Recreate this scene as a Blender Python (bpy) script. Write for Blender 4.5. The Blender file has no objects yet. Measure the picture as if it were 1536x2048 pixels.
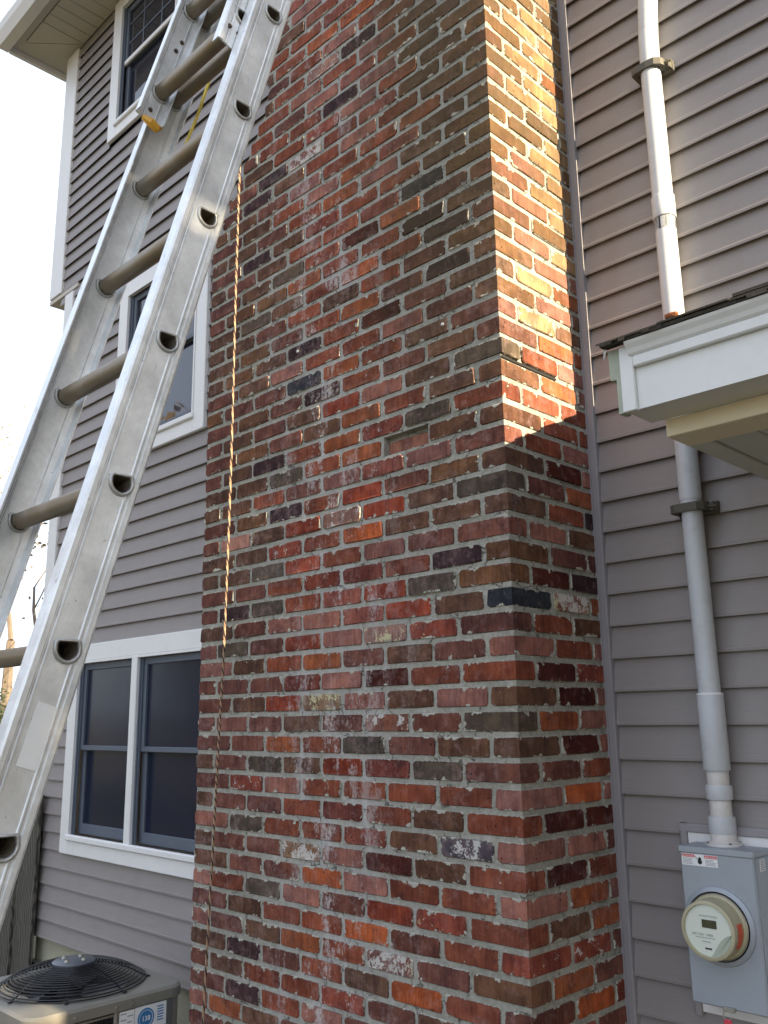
import bpy, bmesh, math, random
from mathutils import Vector, Matrix, noise as mnoise
rnd = random.Random(7)
S = bpy.context.scene
COL = S.collection
H = 0.0715          # brick course height
D = 0.493           # depth of the chimney: the house wall plane
GZ = -1.05          # ground level
# ------------------------------------------------------------------ camera
cam = bpy.data.cameras.new('camera'); cam_o = bpy.data.objects.new('camera', cam); COL.objects.link(cam_o)
RT = Vector((0.70871095, 0.70534748, -0.01461951)); UP = Vector((0.16896118, -0.14957479, 0.97420711)); FW = Vector((-0.68496782, 0.69290138, 0.22518163))
m = Matrix.Identity(4)
for i in range(3):
    m[i][0], m[i][1], m[i][2] = RT[i], UP[i], -FW[i]
m.translation = Vector((1.55236, -2.09821, 0.76776))
cam_o.matrix_world = m
cam.sensor_fit = 'HORIZONTAL'; cam.sensor_width = 36; cam.lens = 1776.598 / 1536 * 36
cam.clip_start = 0.05; cam.clip_end = 2000
S.camera = cam_o
# ------------------------------------------------------------------ sky, sun, exposure
SUN_EL = math.radians(20); SUN_DEV = math.radians(0.4)
W = bpy.data.worlds.new('World'); S.world = W; W.use_nodes = True
wn = W.node_tree; wn.nodes.clear()
sky = wn.nodes.new('ShaderNodeTexSky'); sky.sky_type = 'NISHITA'; sky.sun_disc = False
sky.sun_elevation = SUN_EL; sky.sun_rotation = math.pi / 2 + SUN_DEV
sky.air_density = 1.0; sky.dust_density = 2.5; sky.ozone_density = 1.0
# thin white autumn haze veils the whole sky evenly
wmix = wn.nodes.new('ShaderNodeMix'); wmix.data_type = 'RGBA'; wmix.blend_type = 'MIX'
wmix.inputs[0].default_value = 0.80; wmix.inputs[7].default_value = (2.42, 2.62, 3.02, 1)
bg = wn.nodes.new('ShaderNodeBackground'); bg.inputs[1].default_value = 0.15
wo = wn.nodes.new('ShaderNodeOutputWorld')
wn.links.new(sky.outputs[0], wmix.inputs[6]); wn.links.new(wmix.outputs[2], bg.inputs[0]); wn.links.new(bg.outputs[0], wo.inputs[0])
sun = bpy.data.lights.new('sun', 'SUN'); sun.energy = 5.0; sun.angle = math.radians(0.5); sun.color = (1.0, 0.82, 0.55)
sun_o = bpy.data.objects.new('sun', sun); COL.objects.link(sun_o)
sd = Vector((math.cos(SUN_EL) * math.cos(SUN_DEV), -math.cos(SUN_EL) * math.sin(SUN_DEV), math.sin(SUN_EL)))
sun_o.rotation_euler = sd.to_track_quat('Z', 'Y').to_euler()
vs = S.view_settings; vs.view_transform = 'Standard'; vs.look = 'None'; vs.gamma = 1; vs.use_curve_mapping = False
vs.exposure = 1.9
# ------------------------------------------------------------------ helpers
class NB:
    def __init__(s, name, bump=True):
        s.m = bpy.data.materials.new(name); s.m.use_nodes = True; s.t = s.m.node_tree; s.t.nodes.clear()
        s.o = s.t.nodes.new('ShaderNodeOutputMaterial'); s.p = s.t.nodes.new('ShaderNodeBsdfPrincipled')
        s.t.links.new(s.p.outputs[0], s.o.inputs[0])
    def n(s, ty, **kw):
        x = s.t.nodes.new(ty)
        for k, v in kw.items(): setattr(x, k, v)
        return x
    def put(s, sock, v):
        if hasattr(v, 'links'): s.t.links.new(v, sock)
        elif isinstance(v, tuple) and len(v) == 3 and sock.type == 'RGBA': sock.default_value = (*v, 1)
        else: sock.default_value = v
    def math(s, op, a, b=0.0, c=0.0, clamp=False):
        x = s.n('ShaderNodeMath', operation=op, use_clamp=clamp)
        s.put(x.inputs[0], a); s.put(x.inputs[1], b); s.put(x.inputs[2], c)
        return x.outputs[0]
    def mix(s, f, a, b, mode='MIX'):
        x = s.n('ShaderNodeMix', data_type='RGBA', blend_type=mode)
        s.put(x.inputs[0], f); s.put(x.inputs[6], a); s.put(x.inputs[7], b)
        return x.outputs[2]
    def noise(s, vec, scale, detail=3, rough=0.55, dist=0.0, col=False):
        x = s.n('ShaderNodeTexNoise'); s.put(x.inputs['Scale'], scale); x.inputs['Detail'].default_value = detail
        x.inputs['Roughness'].default_value = rough; x.inputs['Distortion'].default_value = dist
        if vec is not None: s.put(x.inputs['Vector'], vec)
        return x.outputs[1 if col else 0]
    def ramp(s, f, lo, hi, a=0.0, b=1.0):
        x = s.n('ShaderNodeMapRange'); x.clamp = True
        s.put(x.inputs[0], f); s.put(x.inputs[1], lo); s.put(x.inputs[2], hi); s.put(x.inputs[3], a); s.put(x.inputs[4], b)
        return x.outputs[0]
    def vmul(s, v, k):
        x = s.n('ShaderNodeVectorMath', operation='MULTIPLY'); s.put(x.inputs[0], v); x.inputs[1].default_value = k
        return x.outputs[0]
    def vadd(s, v, k):
        x = s.n('ShaderNodeVectorMath', operation='ADD'); s.put(x.inputs[0], v); s.put(x.inputs[1], k)
        return x.outputs[0]
    def xyz(s, x_, y_, z_):
        x = s.n('ShaderNodeCombineXYZ'); s.put(x.inputs[0], x_); s.put(x.inputs[1], y_); s.put(x.inputs[2], z_)
        return x.outputs[0]
    def sep(s, v):
        x = s.n('ShaderNodeSeparateXYZ'); s.put(x.inputs[0], v); return x.outputs
    def pos(s):
        return s.n('ShaderNodeNewGeometry').outputs['Position']
    def obj(s):
        return s.n('ShaderNodeTexCoord').outputs['Object']
    def bump(s, h, dist=0.002, strength=1.0):
        x = s.n('ShaderNodeBump'); x.inputs['Distance'].default_value = dist; x.inputs['Strength'].default_value = strength
        s.put(x.inputs['Height'], h); s.t.links.new(x.outputs[0], s.p.inputs['Normal'])
    def fin(s, col=None, rough=None, metal=None, spec=None):
        if col is not None: s.put(s.p.inputs['Base Color'], col)
        if rough is not None: s.put(s.p.inputs['Roughness'], rough)
        if metal is not None: s.put(s.p.inputs['Metallic'], metal)
        if spec is not None: s.p.inputs['Specular IOR Level'].default_value = spec
        return s.m

MT = {}
def simple(name, col, rough=0.6, metal=0.0, var=0.12, scale=9, bumpd=0.0, spec=None, dirt=0.0, dirtcol=(0.08, 0.075, 0.06)):
    b = NB(name); P = b.pos()
    f = b.noise(P, scale, 5)
    c = b.mix(f, tuple(x * (1 - var) for x in col), tuple(min(1, x * (1 + var)) for x in col))
    if dirt:
        d = b.ramp(b.noise(P, scale * 2.3, 6, 0.7), 0.52, 0.75, 0, dirt)
        c = b.mix(d, c, dirtcol)
    if bumpd: b.bump(b.noise(P, scale * 12, 4), bumpd)
    MT[name] = b.fin(c, b.ramp(f, 0.3, 0.7, rough * 0.85, min(1, rough * 1.15)), metal, spec)
    return MT[name]

def wpos(o):
    p = Vector((0, 0, 0)); 
    while o is not None:
        p += o.location; o = o.parent
    return p
def root(name, label, cat, loc=(0, 0, 0), group=None):
    o = bpy.data.objects.new(name, None); COL.objects.link(o); o.location = loc; o.empty_display_size = 0.1
    o['label'] = label; o['category'] = cat
    if group: o['group'] = group
    return o
def tag(o, label=None, cat=None, group=None, kind=None):
    if label: o['label'] = label
    if cat: o['category'] = cat
    if group: o['group'] = group
    if kind: o['kind'] = kind
    return o
def mesh(name, V, F, mat, parent=None, smooth=False, origin=None):
    """world-space vertices -> ONE object; origin = its own world location"""
    base = wpos(parent) if parent else Vector((0, 0, 0))
    og = Vector(origin) if origin is not None else Vector(sum((Vector(v) for v in V), Vector()) / len(V))
    me = bpy.data.meshes.new(name)
    me.from_pydata([tuple(Vector(v) - og) for v in V], [], F); me.validate(); me.update()
    bm = bmesh.new(); bm.from_mesh(me); bmesh.ops.recalc_face_normals(bm, faces=bm.faces); bm.to_mesh(me); bm.free()
    if smooth:
        for p in me.polygons: p.use_smooth = True
        try: me.set_sharp_from_angle(angle=math.radians(35))
        except Exception: pass
    if mat: me.materials.append(mat)
    o = bpy.data.objects.new(name, me); COL.objects.link(o)
    if parent: o.parent = parent
    o.location = og - base
    return o
class G:
    """collects world-space geometry"""
    def __init__(s): s.V = []; s.F = []
    def add(s, V, F):
        n = len(s.V); s.V += [tuple(v) for v in V]; s.F += [tuple(i + n for i in f) for f in F]; return s
    def box(s, x0, x1, y0, y1, z0, z1):
        V = [(x, y, z) for x in (x0, x1) for y in (y0, y1) for z in (z0, z1)]
        return s.add(V, [(0, 1, 3, 2), (4, 6, 7, 5), (0, 4, 5, 1), (2, 3, 7, 6), (0, 2, 6, 4), (1, 5, 7, 3)])
    def cbox(s, x0, x1, y0, y1, z0, z1, c=0.003):
        bm = bmesh.new(); bmesh.ops.create_cube(bm, size=1)
        for v in bm.verts: v.co = Vector(((x0 + x1) / 2 + v.co.x * (x1 - x0), (y0 + y1) / 2 + v.co.y * (y1 - y0), (z0 + z1) / 2 + v.co.z * (z1 - z0)))
        bmesh.ops.bevel(bm, geom=bm.edges[:], offset=c, segments=1, affect='EDGES'); bm.verts.index_update()
        s.add([v.co[:] for v in bm.verts], [[v.index for v in f.verts] for f in bm.faces]); bm.free(); return s
    def prism(s, prof, fn, a, b, cap=True):
        """profile points (p,q) swept from a to b; fn(t,p,q)->xyz"""
        n = len(prof); V = [fn(a, *p) for p in prof] + [fn(b, *p) for p in prof]
        F = [(i, (i + 1) % n, n + (i + 1) % n, n + i) for i in range(n)]
        if cap: F += [tuple(range(n)), tuple(range(2 * n - 1, n - 1, -1))]
        return s.add(V, F)
    def strip(s, prof, fn, a, b):
        n = len(prof); V = [fn(a, *p) for p in prof] + [fn(b, *p) for p in prof]
        return s.add(V, [(i, i + 1, n + i + 1, n + i) for i in range(n - 1)])
    def tube(s, pts, r, seg=10, caps=True):
        pts = [Vector(p) for p in pts]; n = len(pts); rs = r if isinstance(r, (list, tuple)) else [r] * n
        V = []; F = []; ref = None
        for i, p in enumerate(pts):
            t = (pts[min(i + 1, n - 1)] - pts[max(i - 1, 0)]).normalized()
            if ref is None: ref = t.orthogonal().normalized()
            a = (ref - t * ref.dot(t)).normalized(); b = t.cross(a); ref = a
            for k in range(seg):
                q = 2 * math.pi * k / seg; V.append(p + (a * math.cos(q) + b * math.sin(q)) * rs[i])
        for i in range(n - 1):
            for k in range(seg): F.append((i * seg + k, i * seg + (k + 1) % seg, (i + 1) * seg + (k + 1) % seg, (i + 1) * seg + k))
        if caps: F += [tuple(range(seg))[::-1], tuple(range((n - 1) * seg, n * seg))]
        return s.add(V, F)
    def lathe(s, c, axis, prof, seg=32):
        """prof [(dist along axis, radius)]"""
        c = Vector(c); ax = Vector(axis).normalized(); a = ax.orthogonal().normalized(); b = ax.cross(a)
        V = []; F = []
        for d, r in prof:
            for k in range(seg):
                q = 2 * math.pi * k / seg; V.append(c + ax * d + (a * math.cos(q) + b * math.sin(q)) * max(r, 1e-5))
        for i in range(len(prof) - 1):
            for k in range(seg): F.append((i * seg + k, i * seg + (k + 1) % seg, (i + 1) * seg + (k + 1) % seg, (i + 1) * seg + k))
        return s.add(V, F)
    def build(s, name, mat, parent=None, smooth=False, origin=None): return mesh(name, s.V, s.F, mat, parent, smooth, origin)
def text(name, body, size, loc, rotm, mat, parent, align='LEFT', bold=0.0):
    cu = bpy.data.curves.new('lettering', 'FONT'); cu.body = body; cu.size = size; cu.align_x = align; cu.offset = bold
    cu.resolution_u = 2
    t = bpy.data.objects.new('lettering', cu); COL.objects.link(t)
    dg = bpy.context.evaluated_depsgraph_get(); me = bpy.data.meshes.new_from_object(t.evaluated_get(dg))
    bpy.data.objects.remove(t)
    o = bpy.data.objects.new(name, me); COL.objects.link(o); me.materials.clear(); me.materials.append(mat)
    o.parent = parent; o.location = Vector(loc) - wpos(parent); o.rotation_euler = rotm
    return o

# ------------------------------------------------------------------ materials
def brick_material(name, per_object):
    b = NB(name)
    at = b.n('ShaderNodeAttribute', attribute_name='bl')
    u, z, hl = b.sep(at.outputs['Vector'])
    if per_object:
        oi = b.n('ShaderNodeObjectInfo'); col, al, seed = oi.outputs['Color'], oi.outputs['Alpha'], oi.outputs['Random']
    else:
        ca = b.n('ShaderNodeAttribute', attribute_name='bcol'); col, al = ca.outputs['Color'], ca.outputs['Alpha']
        seed = b.n('ShaderNodeAttribute', attribute_name='bseed').outputs['Fac']
    P0 = b.xyz(b.math('MULTIPLY_ADD', seed, 37.0, u), b.math('MULTIPLY', seed, 11.0), b.math('MULTIPLY_ADD', seed, 73.0, z))
    n_big = b.noise(P0, 14, 3)
    n_mid = b.noise(P0, 55, 5, 0.65)
    n_fine = b.noise(P0, 260, 4, 0.7)
    streak = b.noise(b.vmul(P0, (75, 40, 7)), 1.0, 4, 0.7)
    c = b.mix(b.ramp(n_big, 0.35, 0.68), b.mix(1.0, col, (0.68, 0.64, 0.68), 'MULTIPLY'), b.mix(1.0, col, (1.28, 1.20, 1.10), 'MULTIPLY'))
    c = b.mix(b.ramp(streak, 0.40, 0.66, 0.0, 0.75), c, b.mix(1.0, c, (0.55, 0.50, 0.52), 'MULTIPLY'))
    c = b.mix(b.ramp(n_fine, 0.3, 0.7, 0.0, 0.45), c, b.mix(1.0, c, (1.7, 1.6, 1.5), 'MULTIPLY'))
    # dark fired patches
    dk = b.ramp(b.noise(b.vadd(P0, (5.1, 0, 3.3)), 19, 4, 0.6), 0.61, 0.70, 0, 0.5)
    c = b.mix(dk, c, (0.035, 0.02, 0.02))
    # pale dusty bloom
    bl = b.ramp(b.math('ADD', b.noise(b.vadd(P0, (9, 2, 1)), 26, 6, 0.75), b.math('MULTIPLY', b.noise(b.pos(), 1.7, 2), 0.35)), 0.68, 0.98, 0, 0.5)
    c = b.mix(bl, c, (0.38, 0.25, 0.24))
    # lime run-off down the middle of the stack, olive algae on the upper right
    wx, wy, wz = b.sep(b.pos())
    wob = b.math('MULTIPLY', b.math('SUBTRACT', b.noise(b.xyz(0.0, 0.0, wz), 1.3, 3), 0.5), 0.7)
    cen = b.ramp(b.math('ABSOLUTE', b.math('ADD', b.math('ADD', wx, 0.80), wob)), 0.05, 0.42, 1, 0)
    brk = b.ramp(b.math('ADD', b.math('MULTIPLY', b.noise(b.vmul(b.pos(), (9, 9, 3.2)), 1.0, 6, 0.75), 1.0), b.math('MULTIPLY', b.noise(b.pos(), 75, 3, 0.7), 0.35)), 0.70, 0.80, 0, 0.85)
    lime = b.math('MULTIPLY', b.math('MULTIPLY', cen, brk), b.ramp(b.math('FRACT', b.math('MULTIPLY', seed, 7.31)), 0.30, 0.55, 0.18, 1))
    lime = b.math('MULTIPLY', lime, b.ramp(wz, 3.8, 2.6, 0.35, 1))
    c = b.mix(lime, c, (0.46, 0.41, 0.40))
    alg = b.math('MULTIPLY', b.ramp(b.math('ADD', wx, b.math('MULTIPLY', b.noise(b.pos(), 2.2, 3), 0.5)), -0.50, -0.10, 0, 1), b.ramp(wz, 1.7, 2.6, 0, 0.62))
    alg = b.math('MULTIPLY', alg, b.ramp(b.noise(b.vmul(b.pos(), (5, 5, 2)), 1.0, 4), 0.25, 0.55, 0.35, 1))
    c = b.mix(alg, c, (0.085, 0.066, 0.034))
    # old paint / lime left on reclaimed bricks; amount = 1 - alpha
    amt = b.math('SUBTRACT', 1.0, al)
    pn = b.math('ADD', b.math('MULTIPLY', b.noise(b.vadd(P0, (1, 7, 4)), 24, 2), 0.55), b.math('MULTIPLY', b.noise(P0, 130, 4, 0.7), 0.45))
    thr = b.math('MULTIPLY_ADD', amt, -0.42, 0.74)
    pf = b.ramp(b.math('SUBTRACT', pn, thr), 0.0, 0.03, 0, 0.92)
    pcol = b.mix(b.ramp(b.noise(P0, 3, 1), 0.50, 0.60), (0.52, 0.50, 0.47), (0.52, 0.49, 0.30))
    c = b.mix(pf, c, pcol)
    # little pits and drill marks
    vo = b.n('ShaderNodeTexVoronoi'); vo.inputs['Scale'].default_value = 34; b.put(vo.inputs['Vector'], P0)
    pit = b.ramp(vo.outputs['Distance'], 0.07, 0.12, 1, 0)
    pit = b.math('MULTIPLY', pit, b.math('GREATER_THAN', b.noise(P0, 9, 1), 0.55))
    c = b.mix(b.math('MULTIPLY', pit, 0.8), c, (0.02, 0.012, 0.012))
    # mortar smeared over the arrises, ragged
    ed = b.math('MINIMUM', b.math('SUBTRACT', hl, b.math('ABSOLUTE', u)), b.math('SUBTRACT', 0.0283, b.math('ABSOLUTE', z)))
    rag = b.math('MULTIPLY', b.math('SUBTRACT', b.noise(b.vmul(P0, (1.0, 1.0, 0.7)), 170, 5, 0.7), 0.42), 0.011)
    big = b.math('MULTIPLY', b.ramp(b.noise(b.vadd(P0, (3, 3, 8)), 24, 4, 0.6), 0.56, 0.82), 0.024)
    thr2 = b.math('ADD', rag, big)
    sm = b.ramp(b.math('SUBTRACT', thr2, ed), -0.0006, 0.0010)
    mort = b.mix(b.noise(b.pos(), 30, 5), (0.31, 0.30, 0.25), (0.48, 0.465, 0.41))
    c = b.mix(sm, c, mort)
    # darker along the arris where no mortar sits
    c = b.mix(b.math('MULTIPLY', b.ramp(ed, 0.0, 0.004, 0.45, 0), b.math('SUBTRACT', 1.0, sm)), c, (0.05, 0.03, 0.025))
    hgt = b.math('ADD', b.math('MULTIPLY', n_mid, 1.1), b.math('MULTIPLY', n_fine, 0.5))
    hgt = b.math('ADD', hgt, b.math('MULTIPLY', n_big, 1.6))
    hgt = b.math('ADD', hgt, b.math('MULTIPLY', sm, -0.8))
    hgt = b.math('ADD', hgt, b.math('MULTIPLY', streak, 0.35))
    hgt = b.math('ADD', hgt, b.math('MULTIPLY', pit, -1.6))
    b.bump(hgt, 0.0022, 1.0)
    return b.fin(c, 0.92, 0, 0.12)
M_BRICK = brick_material('weathered_brick', True)
M_BRICKS = brick_material('weathered_brick_far', False)
def mortar_material():
    b = NB('mortar'); P = b.pos()
    n1 = b.noise(P, 5, 4); n2 = b.noise(P, 60, 6, 0.7); n3 = b.noise(P, 300, 3)
    c = b.mix(b.ramp(n1, 0.3, 0.7), (0.32, 0.315, 0.27), (0.50, 0.485, 0.43))
    c = b.mix(b.ramp(n2, 0.35, 0.68, 0, 0.65), c, (0.20, 0.195, 0.16))
    c = b.mix(b.ramp(b.noise(P, 14, 5, 0.7), 0.58, 0.72, 0, 0.45), c, (0.15, 0.145, 0.115))
    wx, wy, wz = b.sep(P)
    wob = b.math('MULTIPLY', b.math('SUBTRACT', b.noise(b.xyz(0.0, 0.0, wz), 1.3, 3), 0.5), 0.7)
    cen = b.ramp(b.math('ABSOLUTE', b.math('ADD', b.math('ADD', wx, 0.80), wob)), 0.05, 0.5, 1, 0)
    brk = b.ramp(b.noise(b.vmul(P, (9, 9, 3.2)), 1.0, 6, 0.75), 0.42, 0.66, 0.1, 0.75)
    c = b.mix(b.math('MULTIPLY', cen, brk), c, (0.54, 0.525, 0.53))
    vo = b.n('ShaderNodeTexVoronoi', feature='DISTANCE_TO_EDGE'); vo.inputs['Scale'].default_value = 9
    b.put(vo.inputs['Vector'], b.vadd(P, b.vmul(b.noise(P, 12, 4, col=True), (.12, .12, .12))))
    crk = b.math('MULTIPLY', b.ramp(vo.outputs['Distance'], 0.006, 0.014, 1, 0), b.math('GREATER_THAN', b.noise(P, 3, 2), 0.5))
    c = b.mix(b.math('MULTIPLY', crk, 0.7), c, (0.06, 0.055, 0.045))
    b.bump(b.math('ADD', b.math('ADD', b.math('MULTIPLY', n2, 1.4), b.math('MULTIPLY', n3, 0.6)), b.math('MULTIPLY', crk, -1.0)), 0.0055, 1.0)
    return b.fin(c, 0.95, 0, 0.2)
M_MORTAR = mortar_material()
def siding_material():
    b = NB('vinyl_siding'); P = b.pos()
    g = b.noise(b.vmul(P, (5, 5, 260)), 1.0, 4, 0.65)
    g2 = b.noise(b.vmul(P, (22, 22, 500)), 1.0, 3, 0.6)
    oi = b.n('ShaderNodeObjectInfo')
    n = b.noise(P, 1.6, 3)
    c = b.mix(g, (0.232, 0.212, 0.208), (0.285, 0.261, 0.254))
    c = b.mix(b.ramp(n, 0.3, 0.7, 0, 0.35), c, (0.255, 0.230, 0.222))
    c = b.mix(b.math('MULTIPLY', oi.outputs['Random'], 0.10), c, (0.22, 0.20, 0.20))
    sp = b.ramp(b.noise(P, 90, 2), 0.74, 0.78, 0, 0.5)
    c = b.mix(sp, c, (0.12, 0.10, 0.09))
    st = b.ramp(b.noise(b.vmul(P, (9, 9, 1.1)), 1.0, 4, 0.6), 0.52, 0.8, 0, 0.30)
    c = b.mix(st, c, (0.20, 0.18, 0.165))
    wav = b.noise(b.vmul(P, (2.2, 2.2, 9)), 1.0, 2)
    b.bump(b.math('ADD', b.math('MULTIPLY', b.math('ADD', g, b.math('MULTIPLY', g2, 0.6)), 0.20), b.math('MULTIPLY', wav, 2.6)), 0.003, 0.8)
    return b.fin(c, 0.52, 0, 0.35)
M_SIDING = siding_material()
M_TRIMM = simple('mauve_vinyl_trim', (0.265, 0.250, 0.262), 0.5, var=0.08)
M_WHITE = simple('white_vinyl', (0.72, 0.72, 0.72), 0.45, var=0.05, dirt=0.14, dirtcol=(0.45, 0.42, 0.36))
M_WHITE2 = simple('painted_white_board', (0.70, 0.71, 0.70), 0.5, var=0.05, scale=5, dirt=0.2, dirtcol=(0.42, 0.42, 0.34))
M_MOSSY = simple('algae_stained_board', (0.36, 0.39, 0.31), 0.7, var=0.35, scale=18, dirt=0.4, dirtcol=(0.22, 0.25, 0.17))
M_CREAM = simple('cream_beam_wrap', (0.76, 0.67, 0.48), 0.5, var=0.06, scale=4, dirt=0.15, dirtcol=(0.45, 0.38, 0.26))
M_CEIL = simple('porch_ceiling_vinyl', (0.52, 0.53, 0.49), 0.5, var=0.12, scale=6)
M_SOFF = simple('soffit_vinyl', (0.50, 0.47, 0.41), 0.6, var=0.08, scale=6)
M_DARK = simple('dark_void', (0.012, 0.011, 0.012), 0.9, var=0.2)
M_SASH = simple('window_sash_behind_screen', (0.095, 0.115, 0.150), 0.55, var=0.12, scale=7)
M_PVC = simple('pvc_conduit', (0.50, 0.525, 0.56), 0.42, var=0.10, scale=9, dirt=0.28, dirtcol=(0.22, 0.21, 0.19))
M_PVCW = simple('pale_pvc_hub', (0.60, 0.58, 0.56), 0.45, var=0.08, scale=20, dirt=0.25, dirtcol=(0.25, 0.22, 0.2))
M_STRAP = simple('dark_strut', (0.075, 0.07, 0.055), 0.6, var=0.25, scale=30)
M_STRAP2 = simple('grimy_strut', (0.16, 0.145, 0.09), 0.55, var=0.25, scale=30)
M_BOX = simple('grey_powder_coat', (0.33, 0.365, 0.41), 0.42, 0.15, var=0.06, scale=5, dirt=0.10)
M_STEEL = simple('galvanised_ring', (0.45, 0.45, 0.42), 0.38, 0.85, var=0.2, scale=20)
M_FACE = simple('meter_face', (0.62, 0.66, 0.58), 0.5, var=0.04)
M_FACE2 = simple('meter_face_grey_green', (0.36, 0.41, 0.33), 0.5, var=0.04)
M_METB = simple('aged_meter_housing', (0.40, 0.37, 0.25), 0.45, var=0.2, scale=25)
M_REDL = simple('orange_red_label', (0.58, 0.10, 0.045), 0.5, var=0.15, scale=30)
M_REDH = simple('red_print', (0.60, 0.06, 0.05), 0.5, var=0.05)
M_LABW = simple('white_label', (0.75, 0.76, 0.77), 0.5, var=0.05, scale=30)
M_BLUE = simple('blue_print', (0.03, 0.18, 0.42), 0.5, var=0.08)
M_INK = simple('black_ink', (0.015, 0.015, 0.02), 0.5, var=0.05)
M_INKG = simple('grey_print', (0.18, 0.19, 0.2), 0.5, var=0.05)
M_LCD = simple('lcd_window', (0.055, 0.055, 0.03), 0.25, var=0.1)
M_SEAL = simple('red_wire_seal', (0.55, 0.05, 0.08), 0.4)
M_ACCASE = simple('beige_grey_ac_case', (0.27, 0.25, 0.22), 0.5, var=0.12, scale=8, dirt=0.35, dirtcol=(0.17, 0.13, 0.085))
M_ACTOP = simple('weathered_ac_lid', (0.21, 0.20, 0.175), 0.5, var=0.15, scale=7, dirt=0.4, dirtcol=(0.24, 0.20, 0.14))
M_ACGREY = simple('dark_grey_ac_post', (0.11, 0.11, 0.115), 0.5, var=0.1)
M_GUARD = simple('black_coated_wire', (0.011, 0.012, 0.016), 0.35, 0.0, var=0.3, scale=30, spec=0.4)
M_MOTOR = simple('motor_cap', (0.12, 0.13, 0.15), 0.4, 0.4, var=0.15, scale=30)
M_CONC = simple('parged_foundation', (0.37, 0.36, 0.27), 0.9, var=0.2, scale=7, bumpd=0.004, dirt=0.3, dirtcol=(0.22, 0.22, 0.15))
M_SHING = simple('asphalt_shingle', (0.05, 0.042, 0.033), 0.95, var=0.6, scale=70, bumpd=0.004, dirt=0.5, dirtcol=(0.19, 0.155, 0.09))
M_YEL = simple('yellow_plastic_latch', (0.62, 0.33, 0.03), 0.45, var=0.2, scale=40)
M_YROPE = simple('yellow_cord', (0.62, 0.50, 0.10), 0.8, var=0.3, scale=90)
M_STICK = simple('blank_white_sticker', (0.80, 0.82, 0.83), 0.4, var=0.05, scale=15, dirt=0.12, dirtcol=(0.4, 0.4, 0.38))
M_RUST = simple('rusty_bolt', (0.09, 0.06, 0.045), 0.7, 0.3, var=0.3, scale=60)
M_CHIP = simple('brick_chip', (0.42, 0.14, 0.05), 0.9, var=0.4, scale=90, bumpd=0.003)
M_LEAF = simple('dry_leaf', (0.30, 0.22, 0.12), 0.7, var=0.4, scale=3)
M_LEAFG = simple('yellow_green_leaf', (0.34, 0.33, 0.15), 0.7, var=0.4, scale=3)  # brightened to put sunlight into the shaded thicket's colour
M_NEEDLE = simple('evergreen_needles', (0.045, 0.07, 0.03), 0.8, var=0.4, scale=4)
M_BARKP = simple('sunlit_bark', (0.36, 0.31, 0.25), 0.95, var=0.4, scale=12)  # bark copy lightened to paint sunlit glare on shaded trees
M_BARK = simple('bark', (0.16, 0.125, 0.095), 0.95, var=0.4, scale=12, bumpd=0.01)
M_GLASSY = None
def alu_material(name, base, rough, metal, oxid=0.5, warm=(0.30, 0.24, 0.15), warmamt=0.0):
    b = NB(name); P = b.pos()
    # brushing follows the leaning rails (75 degrees in the YZ plane)
    sx, sy, sz = b.sep(P)
    al = b.math('ADD', b.math('MULTIPLY', sy, 0.261), b.math('MULTIPLY', sz, 0.965))
    ac = b.math('SUBTRACT', b.math('MULTIPLY', sz, 0.261), b.math('MULTIPLY', sy, 0.965))
    br = b.noise(b.xyz(b.math('MULTIPLY', sx, 300.0), b.math('MULTIPLY', ac, 220.0), b.math('MULTIPLY', al, 2.5)), 1.0, 4, 0.6)
    ox = b.noise(P, 16, 6, 0.68); sp = b.noise(P, 90, 3, 0.6); blot = b.noise(P, 4.5, 3)
    c = b.mix(b.ramp(ox, 0.35, 0.68), tuple(x * 0.72 for x in base), base)
    c = b.mix(b.ramp(br, 0.3, 0.7, 0, 0.25), c, tuple(x * 0.7 for x in base))
    c = b.mix(b.ramp(sp, 0.66, 0.76, 0, 0.55), c, (0.16, 0.16, 0.16))
    c = b.mix(b.ramp(blot, 0.55, 0.72, 0, 0.35), c, (0.36, 0.36, 0.33))
    nn = b.math('SUBTRACT', ac, 1.6059)
    for cc_ in (-0.0175, 0.0345, 0.0385, 0.0735):
        ln = b.math('MULTIPLY', b.ramp(b.math('ABSOLUTE', b.math('SUBTRACT', nn, cc_)), 0.0004, 0.0013, 1, 0), b.ramp(b.noise(P, 25, 4), 0.35, 0.6, 0.15, 0.75))
        c = b.mix(ln, c, (0.20, 0.21, 0.22))
    scr = b.ramp(b.noise(b.xyz(b.math('MULTIPLY', sx, 40.0), b.math('MULTIPLY', ac, 400.0), b.math('MULTIPLY', al, 22.0)), 1.0, 2, 0.5), 0.70, 0.76, 0, 0.5)
    c = b.mix(scr, c, (0.33, 0.33, 0.32))
    if warmamt: c = b.mix(b.ramp(b.noise(P, 11, 4), 0.30, 0.65, 0, warmamt), c, warm)
    r = b.ramp(ox, 0.3, 0.7, rough * 0.8, min(1, rough * 1.3))
    b.bump(b.math('ADD', b.math('MULTIPLY', br, 0.5), b.math('MULTIPLY', ox, 0.5)), 0.0008, 0.7)
    return b.fin(c, r, metal)
M_ALU = alu_material('brushed_aluminium', (0.90, 0.94, 0.97), 0.36, 0.35)
M_ALUR = alu_material('worn_rung_aluminium', (0.36, 0.33, 0.28), 0.42, 0.6, warmamt=0.8, warm=(0.25, 0.19, 0.12))
M_ALUC = alu_material('swaged_collar', (0.55, 0.57, 0.57), 0.4, 0.6)
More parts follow.
